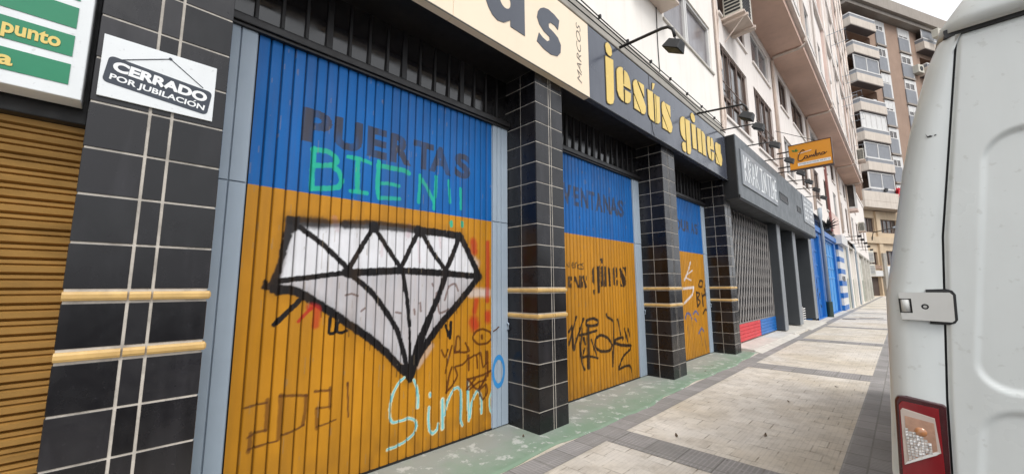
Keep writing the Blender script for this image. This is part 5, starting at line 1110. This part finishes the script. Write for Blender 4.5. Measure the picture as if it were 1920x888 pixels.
# raised roof above the rain gutter
mb = MB(); rz = [(2.297, 2.905), (2.33, 2.915), (2.40, 2.962), (2.47, 3.01), (2.54, 3.09), (2.59, 3.2), (2.615, 3.36)]; rows = []
for k, (z, xl) in enumerate(rz):
    yb = VY-.025+[0, -.008, .01, .035, .075, .14, .25][k]; row = [(xl, 6.6-.2*k*.3, z), (xl, yb+.10, z)]
    for a in range(0, 91, 18): row.append((xl+.08-.08*math.cos(R(a)), yb+.08-.08*math.sin(R(a)), z))
    rows.append(row+[(sx(x, 1), y, z_) for x, y, z_ in reversed(row)])
n = len(rows[0]); mb.add([v for r in rows for v in r], [(i*n+k, i*n+k+1, (i+1)*n+k+1, (i+1)*n+k) for i in range(len(rows)-1) for k in range(n-1)]+[tuple((len(rows)-1)*n+k for k in range(n)), tuple(k for k in range(n))])
mb.build('roof', M_van, van, smooth=True)
b = MB(); b.box(2.92, 4.44, VY+.0, VY+.05, 2.284, 2.31); b.build('gutter', M_blk, van)
# rear doors: one sheet each with pressed recesses
def rr_sdf(x, z, x0, x1, z0, z1, r):
    qx = np.abs(x-(x0+x1)/2)-(x1-x0)/2+r; qz = np.abs(z-(z0+z1)/2)-(z1-z0)/2+r
    return np.hypot(np.maximum(qx, 0), np.maximum(qz, 0))+np.minimum(np.maximum(qx, qz), 0)-r
def rear_door(side):
    nz, nx = 260, 150; zz = np.linspace(.56, 2.286, nz); P = np.zeros((nz, nx, 3))
    for i, z in enumerate(zz):
        a = ip(zsx, z)+.004; x = a+(XC-.004-a)*np.linspace(0, 1, nx)**1.15; skew = x-.125*(z-1.64)*np.clip((3.4-x)/.45, 0, 1)
        d1 = rr_sdf(skew, z, 2.925, 3.60, 1.195, 1.955, .085); d2 = rr_sdf(skew, z, 2.938, 3.60, .62, 1.150, .075)
        dep = .009*(1-sstep(-.013, .003, d1))+.008*(1-sstep(-.018, .003, d2))
        # rolled edge next to the shut line and at the top
        dep = dep+.006*np.exp(-((x-a)/.006)**2)+.010*math.exp(-((2.286-z)/.01)**2)
        P[i, :, 0] = x if side < 0 else 2*XC-x; P[i, :, 1] = VY-.002+dep; P[i, :, 2] = z
    m_ = MB(); m_.add(P.reshape(-1, 3).tolist(), [(i*nx+k, i*nx+k+1, (i+1)*nx+k+1, (i+1)*nx+k) for i in range(nz-1) for k in range(nx-1)])
    return m_.build('rear_door', M_van, van, smooth=True)
def lamp_poly(pts, y0, y1, side):
    return [(sx(a, side), b) for a, b in pts]
for side in (-1, 1):
    door = rear_door(side)
    if side > 0:
        h = MB(); h.tube([(XC+.05, VY-.03, 1.12), (XC+.05, VY-.045, 1.2), (XC+.05, VY-.03, 1.28)], .014, 8); h.build('handle', M_blk, door, smooth=True)
    def V(a, b, d): return (sx(a, side), VY-d, b)
    # hinges
    for zc in ((1.432,) if side < 0 else (1.432,)) + (.74, 2.05):
        if zc == 2.05: continue
        o_ = ip(zsx, zc)-ip(zsx, 1.432)
        k = MB(); k.prism([(a+o_, b+zc-1.432) for a, b in ((2.80, 1.381), (2.840, 1.380), (2.853, 1.386), (2.859, 1.396), (2.862, 1.472), (2.856, 1.484), (2.843, 1.489), (2.80, 1.487))], V, .001, .003); bk = k.build('hinge_gap', M_blk, body)
        notch = [(2.744, 1.412), (2.744, 1.462)]
        h = MB(); out = [(2.738, 1.393), (2.846, 1.389), (2.852, 1.395), (2.855, 1.470), (2.849, 1.478), (2.738, 1.478), (2.738, 1.4585), (2.765, 1.4585), (2.765, 1.4135), (2.738, 1.4135)]
        hole = ell(2.7935, 1.434, .0085, .0085, 16)
        h.prism([(a+o_, b+zc-1.432) for a, b in out], V, .0035, .014, holes=[[(a+o_, b+zc-1.432) for a, b in hole]]); hg = h.build('hinge', M_vpl, body)
        q = MB(); q.prism([(a+o_, b+zc-1.432) for a, b in ((2.736, 1.413), (2.766, 1.413), (2.766, 1.459), (2.736, 1.459))], V, .002, .005); q.prism([(a+o_, b+zc-1.432) for a, b in ell(2.7935, 1.434, .0095, .0095, 16)], V, .0036, .006); q.build('hinge_socket', M_blk, hg)
        q = MB(); q.tube([V(2.7505+o_, zc-.0155, .006), V(2.7505+o_, zc+.0235, .006)], .0105, 12); q.build('hinge_pin', M_vpl, hg, smooth=True); q = MB(); q.prism([(a+o_, b+zc-1.432) for a, b in ell(2.794, 1.434, .0045, .0045, 12)], V, .006, .010); q.build('hinge_bolt', M_vpl, hg)
    # tail lamp
    lens = [(2.684, .50), (2.686, .90), (2.697, 1.135), (2.704, 1.150), (2.725, 1.153), (2.806, 1.142), (2.809, 1.135), (2.797, .90), (2.788, .50)]
    m_ = MB(); m_.prism(lens, V, -.03, .008); tl = m_.build('tail_lamp', M_lensd, van, bevel=.006)
    inner = [(2.692, .51), (2.694, .90), (2.705, 1.125), (2.714, 1.137), (2.792, 1.128), (2.786, .90), (2.778, .51)]
    MB().prism(inner, V, .0082, .011).build('red_lens', M_lens, tl, bevel=.0025)
    fr = [(2.7015, .945), (2.7075, 1.108), (2.7125, 1.116), (2.781, 1.099), (2.7845, 1.000), (2.7755, .993)]
    MB().prism(fr, V, .0112, .0140).build('clear_frame', M_clear, tl, bevel=.0015)
    inn = [(2.7115, .957), (2.7155, 1.094), (2.7775, 1.084), (2.7775, 1.0055), (2.770, .999)]
    am = MB().prism(inn, V, .0142, .0150).build('reflector', M_amber, tl)
    ft = MB()
    for i in range(14):
        for j in range(9):
            a, c_ = 2.7128+j*.0078, .960+i*.0082
            if c_ < .957+(a-2.7115)*.70+.001 or a > 2.760 or c_ > 1.052-(a-2.7115)*.55: continue
            q1, q2 = rnd.uniform(-.0012, .0012), rnd.uniform(-.0012, .0012); ft.add([V(a, c_, .0168+q1), V(a+.0069, c_, .0168-q1+q2), V(a+.0069, c_+.0073, .0168-q2), V(a, c_+.0073, .0168-q1)], [(0, 1, 2, 3)])
    ft.build('facets', M_chrome, tl)
    eg = MB(); eg.prism([(2.7015, .945), (2.7755, .993), (2.783, 1.002), (2.7715, 1.0005), (2.7085, .9565)], V, .0141, .0165); eg.build('edge_shine', M_wframe, tl, bevel=.001)  # white strip painted as the shine along the lamp frame's lower edge
    bu = MB(); bu.add([V(2.747+.014*math.cos(q)*math.cos(e), 1.052+.014*math.sin(q)*math.cos(e), .0148+.006*math.sin(e)) for e in (0, .5, 1.0, 1.5) for q in [2*math.pi*i/14 for i in range(14)]], [(j*14+i, j*14+(i+1) % 14, (j+1)*14+(i+1) % 14, (j+1)*14+i) for j in range(3) for i in range(14)]); bu.build('amber_bulb', M_bulb, tl, smooth=True)
s_ = MB()
for pts in ([(2.848, 1.985), (2.853, 1.975), (2.858, 1.978), (2.864, 1.974), (2.860, 1.971), (2.852, 1.971)], [(2.867, 1.9765), (2.872, 1.9775), (2.8715, 1.974), (2.8665, 1.973)]): s_.prism(pts, lambda a, b, d: (a, VY-d, b), .0008, .0014)
s_.build('paint_chip', M_blk, body)
mb = MB(); mb.box(2.70, 4.66, VY-.06, VY+.25, .28, .50); mb.build('bumper', M_blk, van, bevel=.03)
for (x, y) in ((2.95, 2.85), (4.41, 2.85), (2.95, 5.75), (4.41, 5.75)):
    w_ = MB(); w_.tube([(x-.11, y, .21), (x+.11, y, .21)], .335, 28); wh = w_.build('wheel', M_tyre, van, bevel=.03); sd_ = -1 if x < XC else 1
    w_ = MB(); w_.tube([(x+sd_*.10, y, .21), (x+sd_*.118, y, .21)], .2, 20); w_.build('rim', M_rim, wh)
mb = MB(); P = [(6.6, .38), (7.5, .40), (7.55, .95), (7.2, 1.25), (6.75, 2.0), (6.6, 2.285)]
mb.prism(P, lambda a, b, d: (d, a, b), 2.80, 4.56); mb.build('cab', M_van, van, bevel=.05)
